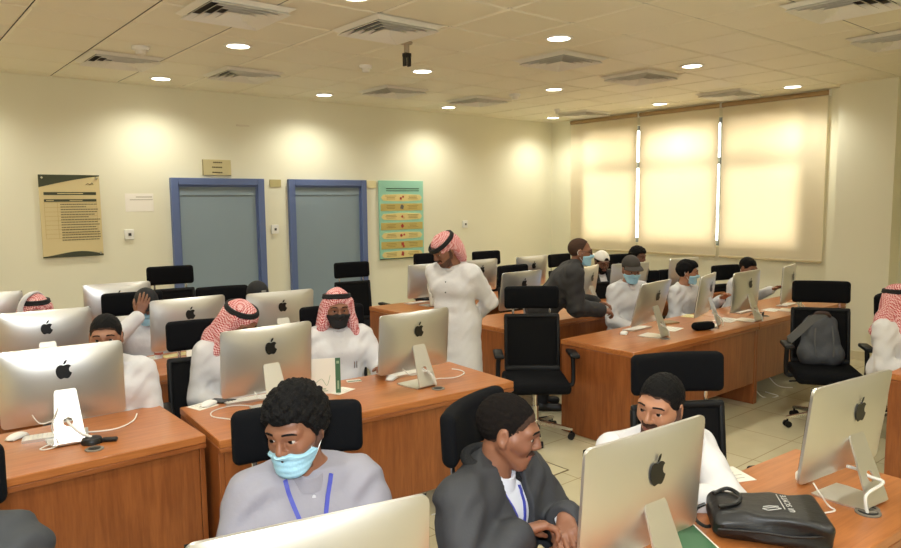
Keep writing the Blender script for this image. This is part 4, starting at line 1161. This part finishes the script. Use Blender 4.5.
    if legs:
        for s in (-1, 1):
            L_ = SDF(); A_ = AN[s]; L_.cap(A_+V3(0, -.03, -.045), A_+V3(s*.02, .15, -.055), .044, .036, .03); L_.cap(A_+V3(0, 0, -.03), A_+V3(0, -.01, .01), .042, .042, .03)
            L_.fn(lambda P, d: np.maximum(d, .002-P[:, 2]).astype(np.float32)); sdf_obj('shoe', L_, max(res, .008), mat('shoe_black', (20, 18, 17), .4), o)
    return dict(o=o, S=S0 if wear == 'jacket' else S, cloth=oc, h=h, T=T, RT=RT, RH=RH, NB=NB, WR=WR, EL=EL, sp=sp, HC=HC, HD=HD)
def strap(p, pts, w, mt, nm, lift=.006, par=None):
    """ribbon lying on the clothing: (x, z) points in the body frame"""
    q = MB(); P = []
    for v in spline([(x, 0, z) for x, z in pts], 6):
        y = p['S'].first_y(v.x, v.z); P.append(Vector((v.x, y+lift, v.z)))
    vs = []; fs = []
    for i, c in enumerate(P):
        d = (P[min(i+1, len(P)-1)]-P[max(0, i-1)]).normalized(); s = d.cross(Vector((0, 1, 0))).normalized()*w/2
        vs += [c-s, c+s, c-s+Vector((0, -.004, 0)), c+s+Vector((0, -.004, 0))]
    for i in range(len(P)-1):
        a = i*4; b = a+4; fs += [(a, a+1, b+1, b), (a+2, b+2, b+3, a+3), (a, b, b+2, a+2), (a+1, a+3, b+3, b+1)]
    q.add(vs, fs); return q.build(nm, mt, par or p['o'])
def buttons(p, xs, zs, mt, r=.006):
    for x, z in zip(xs, zs):
        y = p['S'].first_y(x, z); q = MB(); q.cyl((x, y-.002, z), (x, y+.004, z), r, n=12); q.build('button', mt, p['o'])
M_lany = mat('lanyard_blue', (58, 66, 160), .6)
M_grayth = mat('grey_thobe', (140, 138, 147), .75, bump=.25, bscale=26)
M_bomber = mat('bomber_grey', (46, 47, 50), .7, bump=.25, bscale=30)
M_shirt = mat('pale_shirt', (206, 208, 216), .75, bump=.2, bscale=26)
M_suit = mat('suit_charcoal', (40, 38, 37), .8, bump=.2, bscale=40)
M_dkjack = mat('jacket_black', (22, 22, 25), .8)
M_rib = mat('black_rib', (16, 16, 17), .85, bump=.5, bscale=200)
M_but = mat('button_pale', (200, 200, 205), .3)
# 1 man in grey thobe, foreground
p = person('person in a grey thobe with a lowered pale mask and blue lanyard', 291, 392, 1.93, 160, 122, pitch=13, roll=3, lean=4, cloth=M_grayth, skin='a', hair='curly', stub=True, gaze=13, mask=('blue', 'low'), res=.0062, lh=(-.18, .36, .80), rh=(.18, .36, .80))
T, sp = p['T'], p['sp']; zc = p['NB'][2]
strap(p, [(-.070, zc-.012), (-.060, zc-.05), (-.045, zc-.10), (-.018, zc-.22)], .013, M_lany, 'lanyard'); strap(p, [(.070, zc-.012), (.062, zc-.05), (.045, zc-.10), (.0, zc-.22), (-.02, zc-.26)], .013, M_lany, 'lanyard')
strap(p, [(-.012, zc-.04), (-.012, zc-.10), (-.012, zc-.2), (-.012, zc-.3)], .03, M_grayth, 'placket', .004)
buttons(p, [-.012]*3, [zc-.07, zc-.13, zc-.19], M_but)
# 2 young man in bomber jacket
p2 = person('person in a grey bomber jacket over a white shirt, seen from the side looking down', 512, 397, 1.62, 192, 222, pitch=14, lean=10, wear='jacket', cloth=M_bomber, inner=M_shirt, skin='a', hair='buzz', stub=2, res=.0062,
   lh=(*at(566, 519, 2, .84), 1), rh=(*at(519, 532, 2, .84), 1), lho=dict(d=(.75, .45, -.1), n=(.1, .5, -.75), curl=.75, pole=(-.7, -.5, -.5)), rho=dict(d=(-.72, .5, .12), n=(-.1, .45, -.8), curl=.8, pole=(.8, -.4, -.5)))
for s in (-1, 1):
    W_, E_ = p2['WR'][s], p2['EL'][s]; d = (W_-E_)/np.linalg.norm(W_-E_); q = MB(); q.cyl(W_-d*.05, W_-d*.002, .046, .040, 20); q.build('cuff', M_rib, p2['o'])
q = MB(); NBv = p2['NB']; q.tube([NBv+p2['RT'] @ V3(.090*math.cos(t), -.016+.090*math.sin(t), .034-.075*max(0, math.sin(t))-.006*max(0, -math.sin(t))) for t in np.linspace(PI/2+.55, PI/2+2*PI-.55, 25)], .019, 10); q.build('ribbed_collar', M_rib, p2['o'])
zc = NBv[2]
strap(p2, [(-.045, zc-.05), (-.03, zc-.11), (-.005, zc-.2)], .012, M_lany, 'lanyard'); strap(p2, [(.045, zc-.05), (.03, zc-.11), (-.005, zc-.2), (-.012, zc-.3)], .012, M_lany, 'lanyard')
# 3 man in white behind the foreground computer
p3 = person('person in a white thobe leaning forward behind the large foreground computer', 664, 377, 1.52, 150, 98, pitch=6, roll=-6, lean=24, skin='c', hair='short', stub=True, res=.0065, lh=(.08, .38, .80), rh=(.14, .40, .80), lho=dict(pole=(-1, .1, -.25)))
# 4 standing man
p4 = person('person standing in a white thobe and tied red check scarf, hands behind the back', 440, 236, 4.2, 108, 82, pitch=28, lean=9, stand=True, skin='a', hair='short', stub=True, scarf='tied', res=.0075,
   lh=(-.04, -.20, .93), rh=(.06, -.20, .93), lho=dict(pole=(-1, -.15, .0), n=(0, 1, 0), d=(.7, -.2, -.5)), rho=dict(pole=(1, -.35, .1), n=(0, 1, 0), d=(-.7, -.2, -.5)))
zc = p4['NB'][2]; buttons(p4, [0, 0], [zc-.2, zc-.12], mat('button_dark', (70, 70, 72), .4))
# 5 bending man in suit
p5 = person('person bending over in a charcoal suit with glasses and a pale blue mask', 580, 239, 4.08, 228, 226, pitch=6, lean=42, stand=True, wear='jacket', cloth=M_suit, inner=M_shirt, skin='a', hair='bald', mask='blue', glasses=True, res=.0075,
   lh=(-.16, .50, .93), rh=(.12, .50, .90), lho=dict(curl=.7, n=(0, -.3, -1)), rho=dict(curl=.9, n=(-.5, 0, -1)))
for s in (-1, 1):
    W_, E_ = p5['WR'][s], p5['EL'][s]; d = (W_-E_)/np.linalg.norm(W_-E_); q = MB(); q.cyl(W_-d*.03, W_-d*.0, .037, .035, 18); q.build('shirt_cuff', mat('cuff_blue', (170, 190, 220), .7), p5['o'])
# 6 seated, black mask and scarf
p6 = person('person in a white thobe with a red check scarf and black mask facing the camera', 337, 291, 4.1, 162, 158, pitch=8, lean=3, skin='a', hair='short', scarf='drape', mask='black', res=.0075, lh=(-.22, .34, .79))
zc = p6['NB'][2]; 
q = MB()
for dx in (0, .016): y = p6['S'].first_y(-.10+dx, zc-.235); q.tube([(-.10+dx, y+.006, zc-.26), (-.10+dx, y+.008, zc-.215)], .003, 6)
q.build('pen', M_chrome, p6['o'])
buttons(p6, [0, 0, 0], [zc-.08, zc-.15, zc-.22], M_but, .004)
# 7 scarf, looking down
p7 = person('person with a red check scarf bowed behind a computer back, white sleeve showing', 246, 306, 4.1, 172, 196, pitch=34, lean=12, skin='a', hair='short', scarf='drape', res=.0075)
# 8
p8 = person('person in white with short black hair and black mask behind a computer back', 105, 316, 4.14, 160, 158, pitch=4, lean=4, skin='d', hair='short', mask='black', res=.008)
# 9 hand over face
p9 = person('person in a black cap covering the face with one hand', 146, 292, 5.5, 165, 168, pitch=20, lean=6, skin='a', hair='short', cap=('black', 'front'), res=.008, mask='blue',
   rh=(.055, .235, 1.055), rho=dict(d=(-.35, -.02, 1), n=(0, -1, .1), curl=.25, pole=(1, .1, -.9)))
# 10..
p10 = person('person in a pink check scarf with a white fold, mostly hidden at far left', 35, 297, 5.6, 170, 175, pitch=14, skin='a', hair='short', scarf='band', res=.009)
p11 = person('person in a black cap hidden behind two computers between the doors', 258, 284, 5.5, 172, 180, pitch=10, skin='a', hair='short', cap=('black', 'front'), res=.009)
p12 = person('person in a white backwards cap and open black jacket', 603, 253, 5.28, 165, 160, pitch=20, lean=6, wear='jacket', cloth=M_dkjack, skin='b', hair='short', cap=('white', 'back'), res=.0085, beard=1)
p13 = person('person of whom only bushy black hair shows above the grey cap', 638, 248, 5.45, 180, 180, pitch=6, wear='shirt', cloth=M_dkjack, skin='b', hair='curly', res=.009)
p14 = person('person in a dark grey cap and pale blue mask wearing white', 632, 258, 4.1, 165, 150, pitch=16, lean=6, skin='d', hair='short', cap=('grey', 'front'), mask='blue', res=.0085, wear='shirt')
p15 = person('person in white with black hair and a pale mask turned right', 688, 261, 4.05, 185, 214, pitch=8, lean=8, skin='c', hair='mid', mask='blue', res=.0085, wear='shirt',
   lh=(-.22, .34, .83))
p16 = person('person of whom black hair and a reaching white sleeve show beside a computer', 750, 265, 3.98, 178, 170, pitch=20, lean=14, skin='a', hair='short', res=.009, wear='shirt', lh=(-.38, .22, .80))
p17 = person('person in a red check scarf and white thobe at the right edge', 904, 297, 1.85, 172, 195, pitch=10, lean=6, skin='a', hair='short', scarf='drape', res=.0075)
p18 = person('person at the bottom left corner of whom one dark grey shoulder shows', -106, 420, 1.85, 165, 150, lean=4, wear='jacket', cloth=mat('jacket_slate', (52, 54, 56), .8, bump=.2, bscale=30), inner=M_shirt, skin='a', hair='short', res=.009)
chair_px(296, 403, 160, 'black chair whose wide headrest shows behind the man in the grey thobe')
chair_px(464, 398, 203, 'black chair tilted behind the man in the bomber jacket')
chair_px(673, 352, 150, 'black chair whose wide headrest stands behind the man leaning in white')
chair_px(330, 305, 165, 'black chair behind the man in the black mask and scarf')
chair_px(203, 319, 165, 'large black chair back behind the bowed man in the red scarf', 4.35)
no_head(chair_px(106, 322, 165, 'low black chair hidden behind the computer with the black plug'))
chair_px(132, 292, 165, 'small black chair back behind the person covering the face', 5.9)
no_head(chair_px(38, 300, 170, 'low black chair hidden behind the pink scarf at far left'))
chair_px(221, 286, 170, 'black chair back left of the black cap between the doors', 5.95)
no_head(chair_px(596, 262, 165, 'low black chair behind the person in the white cap'))
chair_px(619, 254, 165, 'black headrest left of the bushy black hair', 5.65)
chair_px(640, 271, 165, 'black chair back behind the grey cap and pale mask', 4.5)
chair_px(671, 269, 165, 'black headrest just left of the masked boy in white', 4.5)
chair_px(723, 267, 165, 'black chair with mesh back right of the masked boy in white', 4.45)
chair_px(880, 298, 185, 'black chair seen edge-on at right behind the red scarf', 2.2)
chair_px(-84, 450, 165, 'black chair whose edge shows at the left border')
chair_px(531, 286, 140, 'large empty black chair with headrest in the aisle before the bending man')
chair_px(820, 285, 124, 'empty black mesh chair at right with a grey bag on its seat', top=1.13)
chair_px(350, 262, 172, 'empty black chair standing before the right door')
chair_px(169, 266, 172, 'empty black chair standing before the left door', 7.25)
chair_px(428, 253, 172, "black headrest just left of the standing man's head", 6.7)
chair_px(484, 251, 176, 'black chair with headrest right of the standing man, in the back row', 6.7)
chair_px(510, 265, 180, 'black chair back behind the second-row computer right of the standing man', 5.45)
chair_px(557, 254, 180, 'black headrest behind the bending man in the back row', 6.7)
# ---------------------------------------------------------------- small things
M_cw = mat('cable_white', (226, 224, 216), .5); M_pap = mat('paper_white', (232, 228, 214), .8); M_papy = mat('paper_yellow', (224, 214, 150), .8)
M_bgreen = mat('brochure_green', (64, 104, 72), .5); M_bolive = mat('brochure_olive', (128, 138, 98), .5)
def iw(key, l):
    x, y, rot = IM[key][:3]; return Vector((x, y, DZ)) + Matrix.Rotation(R(rot), 3, 'Z') @ Vector(l)
def D(px, py, z=DZ): return at(px, py, 2, z)
def cable(name, lab, pts, r, m=None, cat='cable'):
    q = MB(); q.tube(spline(pts, 7), r, 8); return tag(q.build(name, m or M_cw), lab, cat)
HOLE = (0, -.092, .105)
# power lead and plug of the brightest computer
a = iw('A', (0, -.05, .115)); b_ = iw('A', HOLE); e = D(92, 443) 
o = thing('power_cable', 'pale power lead with a black plug on the lower left desk', 'cable', (e.x, e.y, DZ))
lc = lambda v: Vector(v)-Vector((e.x, e.y, DZ))
q = MB(); q.tube(spline([lc(a), lc(b_), lc(b_.lerp(e, .5)+Vector((0, -.01, .0))), Vector((0, 0, .03))], 6), .006, 8); q.build('lead', M_cw, o)
q = MB(); q.lathe([(.045, 0), (.045, .018), (.04, .026), (.02, .03), (.001, .03)], n=20); q.box((.07, -.03, .01), (.07, .03, .018), .005, Matrix.Rotation(-.5, 3, 'Z')); q.build('plug', M_black, o)
cable('usb_cable', 'thin white cable looped around the stand of the brightest computer', [iw('A', (-.14, -.035, .15)), iw('A', (-.11, -.06, .11)), iw('A', (-.06, -.10, .13)), iw('A', (-.04, -.125, .19)), iw('A', (-.07, -.12, .10)), iw('A', (-.05, -.13, .02)), iw('A', (-.1, -.13, .005)), iw('A', (-.12, -.10, .004)), iw('A', (-.06, -.09, .02))], .0028)
cable('usb_cable', 'white cable lying in an arc on the desk right of the brightest computer', [D(75, 433)+Vector((0, 0, .004)), D(95, 432.5)+Vector((0, 0, .004)), D(118, 429)+Vector((0, 0, .004)), D(133, 422)+Vector((0, 0, .006)), D(137, 416)+Vector((0, 0, .012))], .004)
cable('usb_cable', 'white cable looped low on the stand left of the green brochure', [iw('G', (-.10, -.035, .11)), iw('G', (-.08, -.06, .075)), iw('G', (-.02, -.10, .08)), iw('G', (.02, -.125, .10)), iw('G', (.07, -.12, .04)), iw('G', (.05, -.13, .004)), D(240, 406)+Vector((0, 0, .004)), D(215, 411)+Vector((0, 0, .004)), D(212, 417)+Vector((0, 0, .004)), D(230, 420)+Vector((0, 0, .004))], .0032)
cable('usb_cable', 'white cable curling across the desk right of the computer before the standing man', [iw('H', (-.12, -.035, .12)), iw('H', (-.08, -.06, .08)), iw('H', (-.02, -.09, .09)), iw('H', (.02, -.13, .10)), D(432, 382)+Vector((0, 0, .02)), D(440, 379)+Vector((0, 0, .004)), D(455, 378)+Vector((0, 0, .004)), D(464, 374)+Vector((0, 0, .004)), D(461, 371)+Vector((0, 0, .004)), D(452, 369.5)+Vector((0, 0, .004))], .0034)
g = D(436, 387)
cable('power_cable', 'pale power lead dropping from the stand to a grommet before the standing man', [iw('H', (0, -.05, .115)), iw('H', HOLE), iw('H', HOLE).lerp(g, .5)+Vector((.0, -.02, .02)), g+Vector((0, 0, .012))], .006)
g = D(868, 513)
cable('power_cable', 'white power cable passing through the stand hole at lower right into a desk grommet', [iw('T', (-.06, -.043, .14)), iw('T', (-.02, -.06, .125)), iw('T', HOLE)+Vector((0, 0, .0)), iw('T', (.02, -.13, .09)), g+Vector((.004, .01, .06)), g+Vector((0, 0, -.01))], .006)
q = MB(); q.lathe([(.033, 0), (.042, 0), (.042, .005), (.033, .006), (.033, 0)], n=24, cap=False); q.lathe([(.033, .001), (.001, .0012)], n=24, m=1, cap=False); o = q.build('cable_grommet', [M_grom, M_dark]); o.location = (g.x, g.y, DZ); tag(o, 'dark desk grommet under the white cable at lower right', 'grommet')
cable('usb_cable', 'thin white cable dangling under the computer at lower right', [iw('T', (-.2, .0, .095)), iw('T', (-.19, -.02, .06)), iw('T', (-.15, -.03, .01)), iw('T', (-.16, -.06, .004)), iw('T', (-.21, -.05, .004))], .003)
cable('usb_cable', 'short white plug and cable at the back of the large foreground computer', [iw('S', (-.09, -.04, .12)), iw('S', (-.05, -.06, .10)), iw('S', (.0, -.08, .11)), iw('S', (.03, -.1, .08))], .005)
for k in ('N', 'P', 'Q', 'O', 'L'):
    nm = {'N': 'aisle-end', 'P': 'third', 'Q': 'last', 'O': 'edge-on', 'L': 'bending man\'s'}[k]
    cable('power_cable', 'pale cable down the stand of the %s computer on the right side' % nm, [iw(k, (0, -.06, .115)), iw(k, HOLE), iw(k, (.02, -.14, .06)), iw(k, (.03, -.15, .006))], .005)
# brochure, cards, papers
p = D(322, 394); o = thing('brochure', 'green and white folded brochure standing on the centre desk', 'brochure', (p.x, p.y, DZ), R(-28))
q = MB(); q.box((-.085, .03, .105), (.05, .004, .21), .001, Matrix.Rotation(.9, 3, 'Z')); q.build('olive_panel', M_bolive, o)
q = MB(); q.box((.01, .0, .105), (.15, .004, .21), .001); q.build('white_panel', M_pap, o)
q = MB(); q.box((.095, .0, .105), (.03, .006, .21), .001); q.build('green_spine', M_bgreen, o)
q = MB(); q.tube(spline([(-.04, -.003, .06), (0, -.003, .09), (.03, -.003, .05), (.05, -.003, .11)], 5), .0015, 5); q.build('print_swirl', mat('print_pale_green', (150, 172, 140), .6), o); q = MB(); q.box((.0, -.003, .03), (.05, .001, .006)); q.box((.0, -.003, .018), (.07, .001, .004)); q.box((.095, -.004, .185), (.016, .001, .016)); q.box((.095, -.004, .05), (.01, .001, .05)); q.build('print_lines', mat('print_pale_green', (150, 172, 140), .6), o)
def sheet(px, py, w, d, rot, lab, m=None, cat='paper', z=DZ, t=.002, name='paper_sheet'):
    p = D(px, py, z); o = thing(name, lab, cat, (p.x, p.y, z), R(rot)); q = MB(); q.box((0, 0, t/2), (w, d, t), min(.0008, t/3)); q.build('sheet', m or M_pap, o)
    q = MB()
    for k in range(4): q.box((random.uniform(-.01, .01), d*(.32-.2*k), t+.0003), (w*.7, d*.03, .0004))
    q.build('print_lines', mat('print_grey', (170, 168, 158), .8), o); return o
sheet(341, 391, .15, .10, 20, 'white paper lying at the foot of the green brochure')
sheet(303, 393, .12, .10, 10, 'pale leaflet lying left of the green brochure')
o = sheet(354, 381, .09, .06, -20, 'small green and white card on the desk before the man in the black mask', None, 'card', name='name_card')
q = MB(); q.box((.0, -.012, .0025), (.086, .016, .001)); q.build('green_stripe', M_bgreen, o)
sheet(203, 406, .13, .12, 15, 'pale card under the mouse at the desk seam', None, 'card', t=.0008)
p = D(223, 402); o = thing('phone', 'black phone lying beside the white mouse at the desk seam', 'phone', (p.x, p.y, DZ), R(40)); q = MB(); q.rbox((0, 0, .005), (.075, .15, .01), .004, 2); q.build('body', M_black, o); q = MB(); q.box((0, 0, .0105), (.066, .138, .001)); q.build('screen', M_bezel, o)
sheet(671, 329, .20, .15, 10, 'white paper right of the first computer on the right-hand desk')
o = sheet(668, 323, .16, .12, -15, 'open brownish notebook behind the white paper on the right-hand desk', mat('notebook_tan', (150, 126, 84), .6), 'notebook', t=.012, name='notebook')
sheet(727, 320, .24, .17, 5, 'white paper beside the edge-on computer'); sheet(690, 316, .18, .12, 14, 'cream paper between the first and the edge-on computer', M_papy)
sheet(772, 310, .2, .14, 0, 'white paper before the reaching white sleeve at right'); sheet(748, 311, .18, .1, 8, 'pale paper under the third computer on the right-hand desk', M_papy) if False else None
sheet(597, 304, .22, .15, 10, 'yellow paper on the desk before the person in the white cap', M_papy)
p = D(703, 330); o = thing('pouch', 'black zipped pouch on the right-hand desk', 'pouch', (p.x, p.y, DZ), R(-18)); q = MB(); q.rbox((0, 0, .036), (.21, .09, .07), .033, 5, fn=lambda v: Vector((v.x, v.y, v.z*(1-.8*v.x*v.x*9)+.0)))
q.build('body', M_fab, o); q = MB(); q.tube([(-.085, -.02, .070), (0, -.02, .073), (.085, -.02, .070)], .003, 6); q.build('zip', mat('zip_dark', (60, 58, 56), .4, .5), o)
p = D(763, 316); o = thing('sunglasses', 'dark glasses lying beside the third computer on the right-hand desk', 'glasses', (p.x, p.y, DZ), R(20)); q = MB()
for s in (-1, 1): q.rbox((s*.034, 0, .018), (.056, .006, .034), .003, 2); q.tube([(s*.062, 0, .025), (s*.06, .06, .02), (s*.04, .12, .006)], .003, 6)
q.tube([(-.01, 0, .024), (.01, 0, .024)], .003, 6); q.build('frame', M_black, o)
# second-row desk clutter
sheet(146, 359, .2, .12, 0, 'white papers before the person covering his face'); sheet(176, 355, .20, .10, 8, 'pale yellow papers under the computer of the person covering his face', M_papy)
p = D(159, 358); o = thing('cup', 'clear plastic cup with reddish drink on the second-row desk', 'cup', (p.x, p.y, DZ)); M_clear = mat('clear_plastic', (216, 220, 222), .1); q = MB(); q.lathe([(.026, 0), (.034, .075), (.032, .075), (.025, .004), (.001, .004)], n=20); q.build('cup_wall', M_clear, o); q = MB(); q.lathe([(.0305, .045), (.001, .0455)], n=20, cap=False); q.lathe([(.0305, .028), (.0315, .046)], n=20, cap=False); q.build('drink', mat('drink_red', (170, 96, 84), .2), o)
# the black bag with its print
M_bag = mat('bag_black', (19, 19, 20), .42, bump=.2, bscale=35); M_bagp = mat('bag_print', (190, 190, 186), .5)
o = thing('gift_bag', 'black fabric bag with white print lying on the lower right desk', 'bag', (2.255, 1.075, DZ), math.atan2(-.78, .62)); BL_, BW_, BH_ = .36, .23, .098
q = MB(); bf = lambda v: Vector((v.x+.03*max(0, v.y)*0, v.y*(1+.12*v.x/.18), max(-BH_/2, v.z*(1-.25*max(0, -v.x-.12)/.06*.5)+.0035*math.sin(38*v.x+9*v.y)*(.5+abs(v.y)/.1)*(1 if v.z > -.03 else 0)))) + Vector((0, (.010*math.sin(70*v.z+14*v.x)*(1 if v.y < -.08 else 0)), 0))
q.rbox((0, 0, BH_/2+.002), (BL_, BW_, BH_), .03, 8, fn=bf); q.build('body', M_bag, o)
q = MB(); q.tube(spline([(-.16, .05, BH_+.004), (-.11, .085, BH_+.012), (-.08, .03, BH_+.012), (-.10, -.03, BH_+.010), (-.16, -.06, BH_+.006)], 6), .007, 8); q.build('strap', M_bag, o)
q = MB(); q.tube(spline([(-.185, .06, .06), (-.215, .05, .045), (-.225, .0, .03), (-.2, -.03, .02), (-.185, -.05, .03)], 6), .006, 8); q.build('drawstring', M_bag, o)
q = MB(); q.tube(spline([(-.17, -.113, .05), (-.05, -.124, .055), (.06, -.128, .05), (.165, -.12, .058)], 6), .004, 6); q.build('side_seam', M_bag, o)
def text(name, s, size, M, m, parent, depth=.0006):
    c = bpy.data.curves.new(name, 'FONT'); c.body = s; c.size = size; c.extrude = depth; c.space_character = 1.25; c.align_x = 'CENTER'; c.align_y = 'CENTER'
    t = bpy.data.objects.new(name, c); COL.objects.link(t); bpy.context.view_layer.update()
    me = bpy.data.meshes.new_from_object(t.evaluated_get(bpy.context.evaluated_depsgraph_get())); bpy.data.objects.remove(t); me.name = name
    me.materials.clear(); o = finish(name, me, m, parent, True); o.matrix_local = M; return o
zt = BH_+.0078
text('lettering', 'UI SCMTE', .026, Matrix.Translation((.065, .0, zt)) @ Matrix.Rotation(PI/2, 4, 'Z'), M_bagp, o)
q = MB(); q.box((.045, .012, zt), (.0025, .12, .0012)); q.build('print_line', M_bagp, o)
q = MB()
for pts in ([(-.025, -.055), (.02, -.035), (.034, -.045), (-.01, -.066)], [(-.02, -.04), (.0, -.03), (.03, -.028)]): q.tube([(x, y, zt) for x, y in pts]+([(pts[0][0], pts[0][1], zt)] if len(pts) == 4 else []), .0016, 5)
q.build('emblem', M_bagp, o)
# leaflet under the foreground computer
p = D(688, 538); o = thing('leaflet', 'green leaflet with white edge under the large foreground computer', 'leaflet', (p.x, p.y, DZ), R(-32)); q = MB(); q.box((0, 0, .001), (.12, .24, .002)); q.build('green_sheet', M_bgreen, o); q = MB(); q.box((.062, 0, .0012), (.006, .24, .0022)); q.build('white_edge', M_pap, o)
q = MB()
for k in range(3): q.box((-.005+.0*k, .08-.012*k, .0024), (.06-.01*k, .005, .0006))
q.build('print_lines', M_bolive, o)
# tissue beside the lower right computer
p = D(803, 482); o = thing('tissue', 'crumpled white tissue beside the lower right computer', 'tissue', (p.x, p.y, DZ)); S_ = SDF(); S_.ell((0, 0, .025), (.03, .022, .028)); S_.cap((-.02, .0, .02), (-.028, 0, .062), .014, .005, .02); S_.cap((.015, 0, .02), (.03, .005, .035), .014, .01, .015)
S_.fn(lambda P, d: np.maximum(d + wob(P, 160, .003), .001-P[:, 2]).astype(np.float32)); sdf_obj('crumple', S_, .003, M_pap, o)
sheet(722, 476, .21, .15, -25, 'white papers behind the black bag on the lower right desk')
# grey bag on the empty chair
M_gb = mat('bag_grey', (74, 76, 80), .8, bump=.3, bscale=80); M_gs = mat('bag_strap_grey', (92, 92, 90), .75, bump=.3, bscale=120)
CH16 = [c for c in bpy.data.objects if c.get('label', '').startswith('empty black mesh chair')][0]
a = R(124); o = thing('grey_bag', 'slumped dark grey bag with a wide strap resting in the empty mesh chair', 'bag', (CH16.location.x, CH16.location.y, .49), a); S_ = SDF()
S_.cap((-.09, -.12, .07), (.10, -.12, .07), .08, .085, .05); S_.cap((-.04, -.17, .33), (.06, -.17, .33), .075, .075, .06); S_.cap((-.09, -.13, .12), (-.05, -.17, .30), .06, .06, .05); S_.cap((.11, -.13, .12), (.08, -.17, .30), .06, .06, .05)
S_.ell((.01, -.14, .20), (.12, .07, .2), None, .05)
S_.fn(lambda P, d: np.maximum(d + wob(P, 38, .005, .3), .002-P[:, 2]).astype(np.float32)); sdf_obj('body', S_, .008, M_gb, o)
q = MB()
P0_ = spline([(-.02, -.10, .415), (.09, -.085, .37), (.19, -.07, .27), (.265, -.02, .21), (.29, .03, .205)], 6)
for i in range(len(P0_)-1):
    pass
vs = []; fs = []
for i, c in enumerate(P0_):
    d = (P0_[min(i+1, len(P0_)-1)]-P0_[max(i-1, 0)]).normalized(); s = d.cross(Vector((0, 1, 0))).normalized()*.032; vs += [c-s, c+s, c-s+Vector((0, -.012, 0)), c+s+Vector((0, -.012, 0))]
for i in range(len(P0_)-1):
    k = i*4; b = k+4; fs += [(k, k+1, b+1, b), (k+2, b+2, b+3, k+3), (k, b, b+2, k+2), (k+1, k+3, b+3, b+1)]
q.add(vs, fs); q.build('strap', M_gs, o)
q = MB(); q.tube(spline([(.07, -.12, .40), (.05, -.10, .43), (-.02, -.10, .43), (-.05, -.12, .40)], 5), .014, 8); q.build('top_handle', mat('handle_brown', (66, 48, 42), .7), o)
q = MB(); q.tube(spline([(.06, -.085, .33), (.07, -.05, .2), (.06, -.035, .08)], 5), .006, 6); q.tube(spline([(-.06, -.085, .33), (-.07, -.05, .2), (-.07, -.035, .08)], 5), .006, 6); q.build('seams', M_gs, o)
# loose leads under the right-hand desk
for pts, lab in (([(6.35, 3.5, .6), (6.33, 3.3, .3), (6.4, 3.15, .02), (6.55, 3.05, .006), (6.6, 3.2, .006)], 'white cable hanging to the floor under the window-side desk'),
                 ([(6.75, 3.5, .6), (6.72, 3.35, .3), (6.8, 3.2, .05), (6.95, 3.1, .006)], 'white cable under the desk beside the empty mesh chair'),
                 ([(5.3, 3.5, .6), (5.32, 3.3, .3), (5.4, 3.1, .02), (5.2, 3.0, .006)], 'white cable under the right-hand desk behind the wide headrest'),
                 ([(2.75, 3.5, .6), (2.74, 3.3, .3), (2.75, 3.2, .02), (2.5, 3.2, .006)], 'white cable hanging under the centre desk at its right end')):
    cable('floor_cable', lab, [Vector(v) for v in pts], .004)
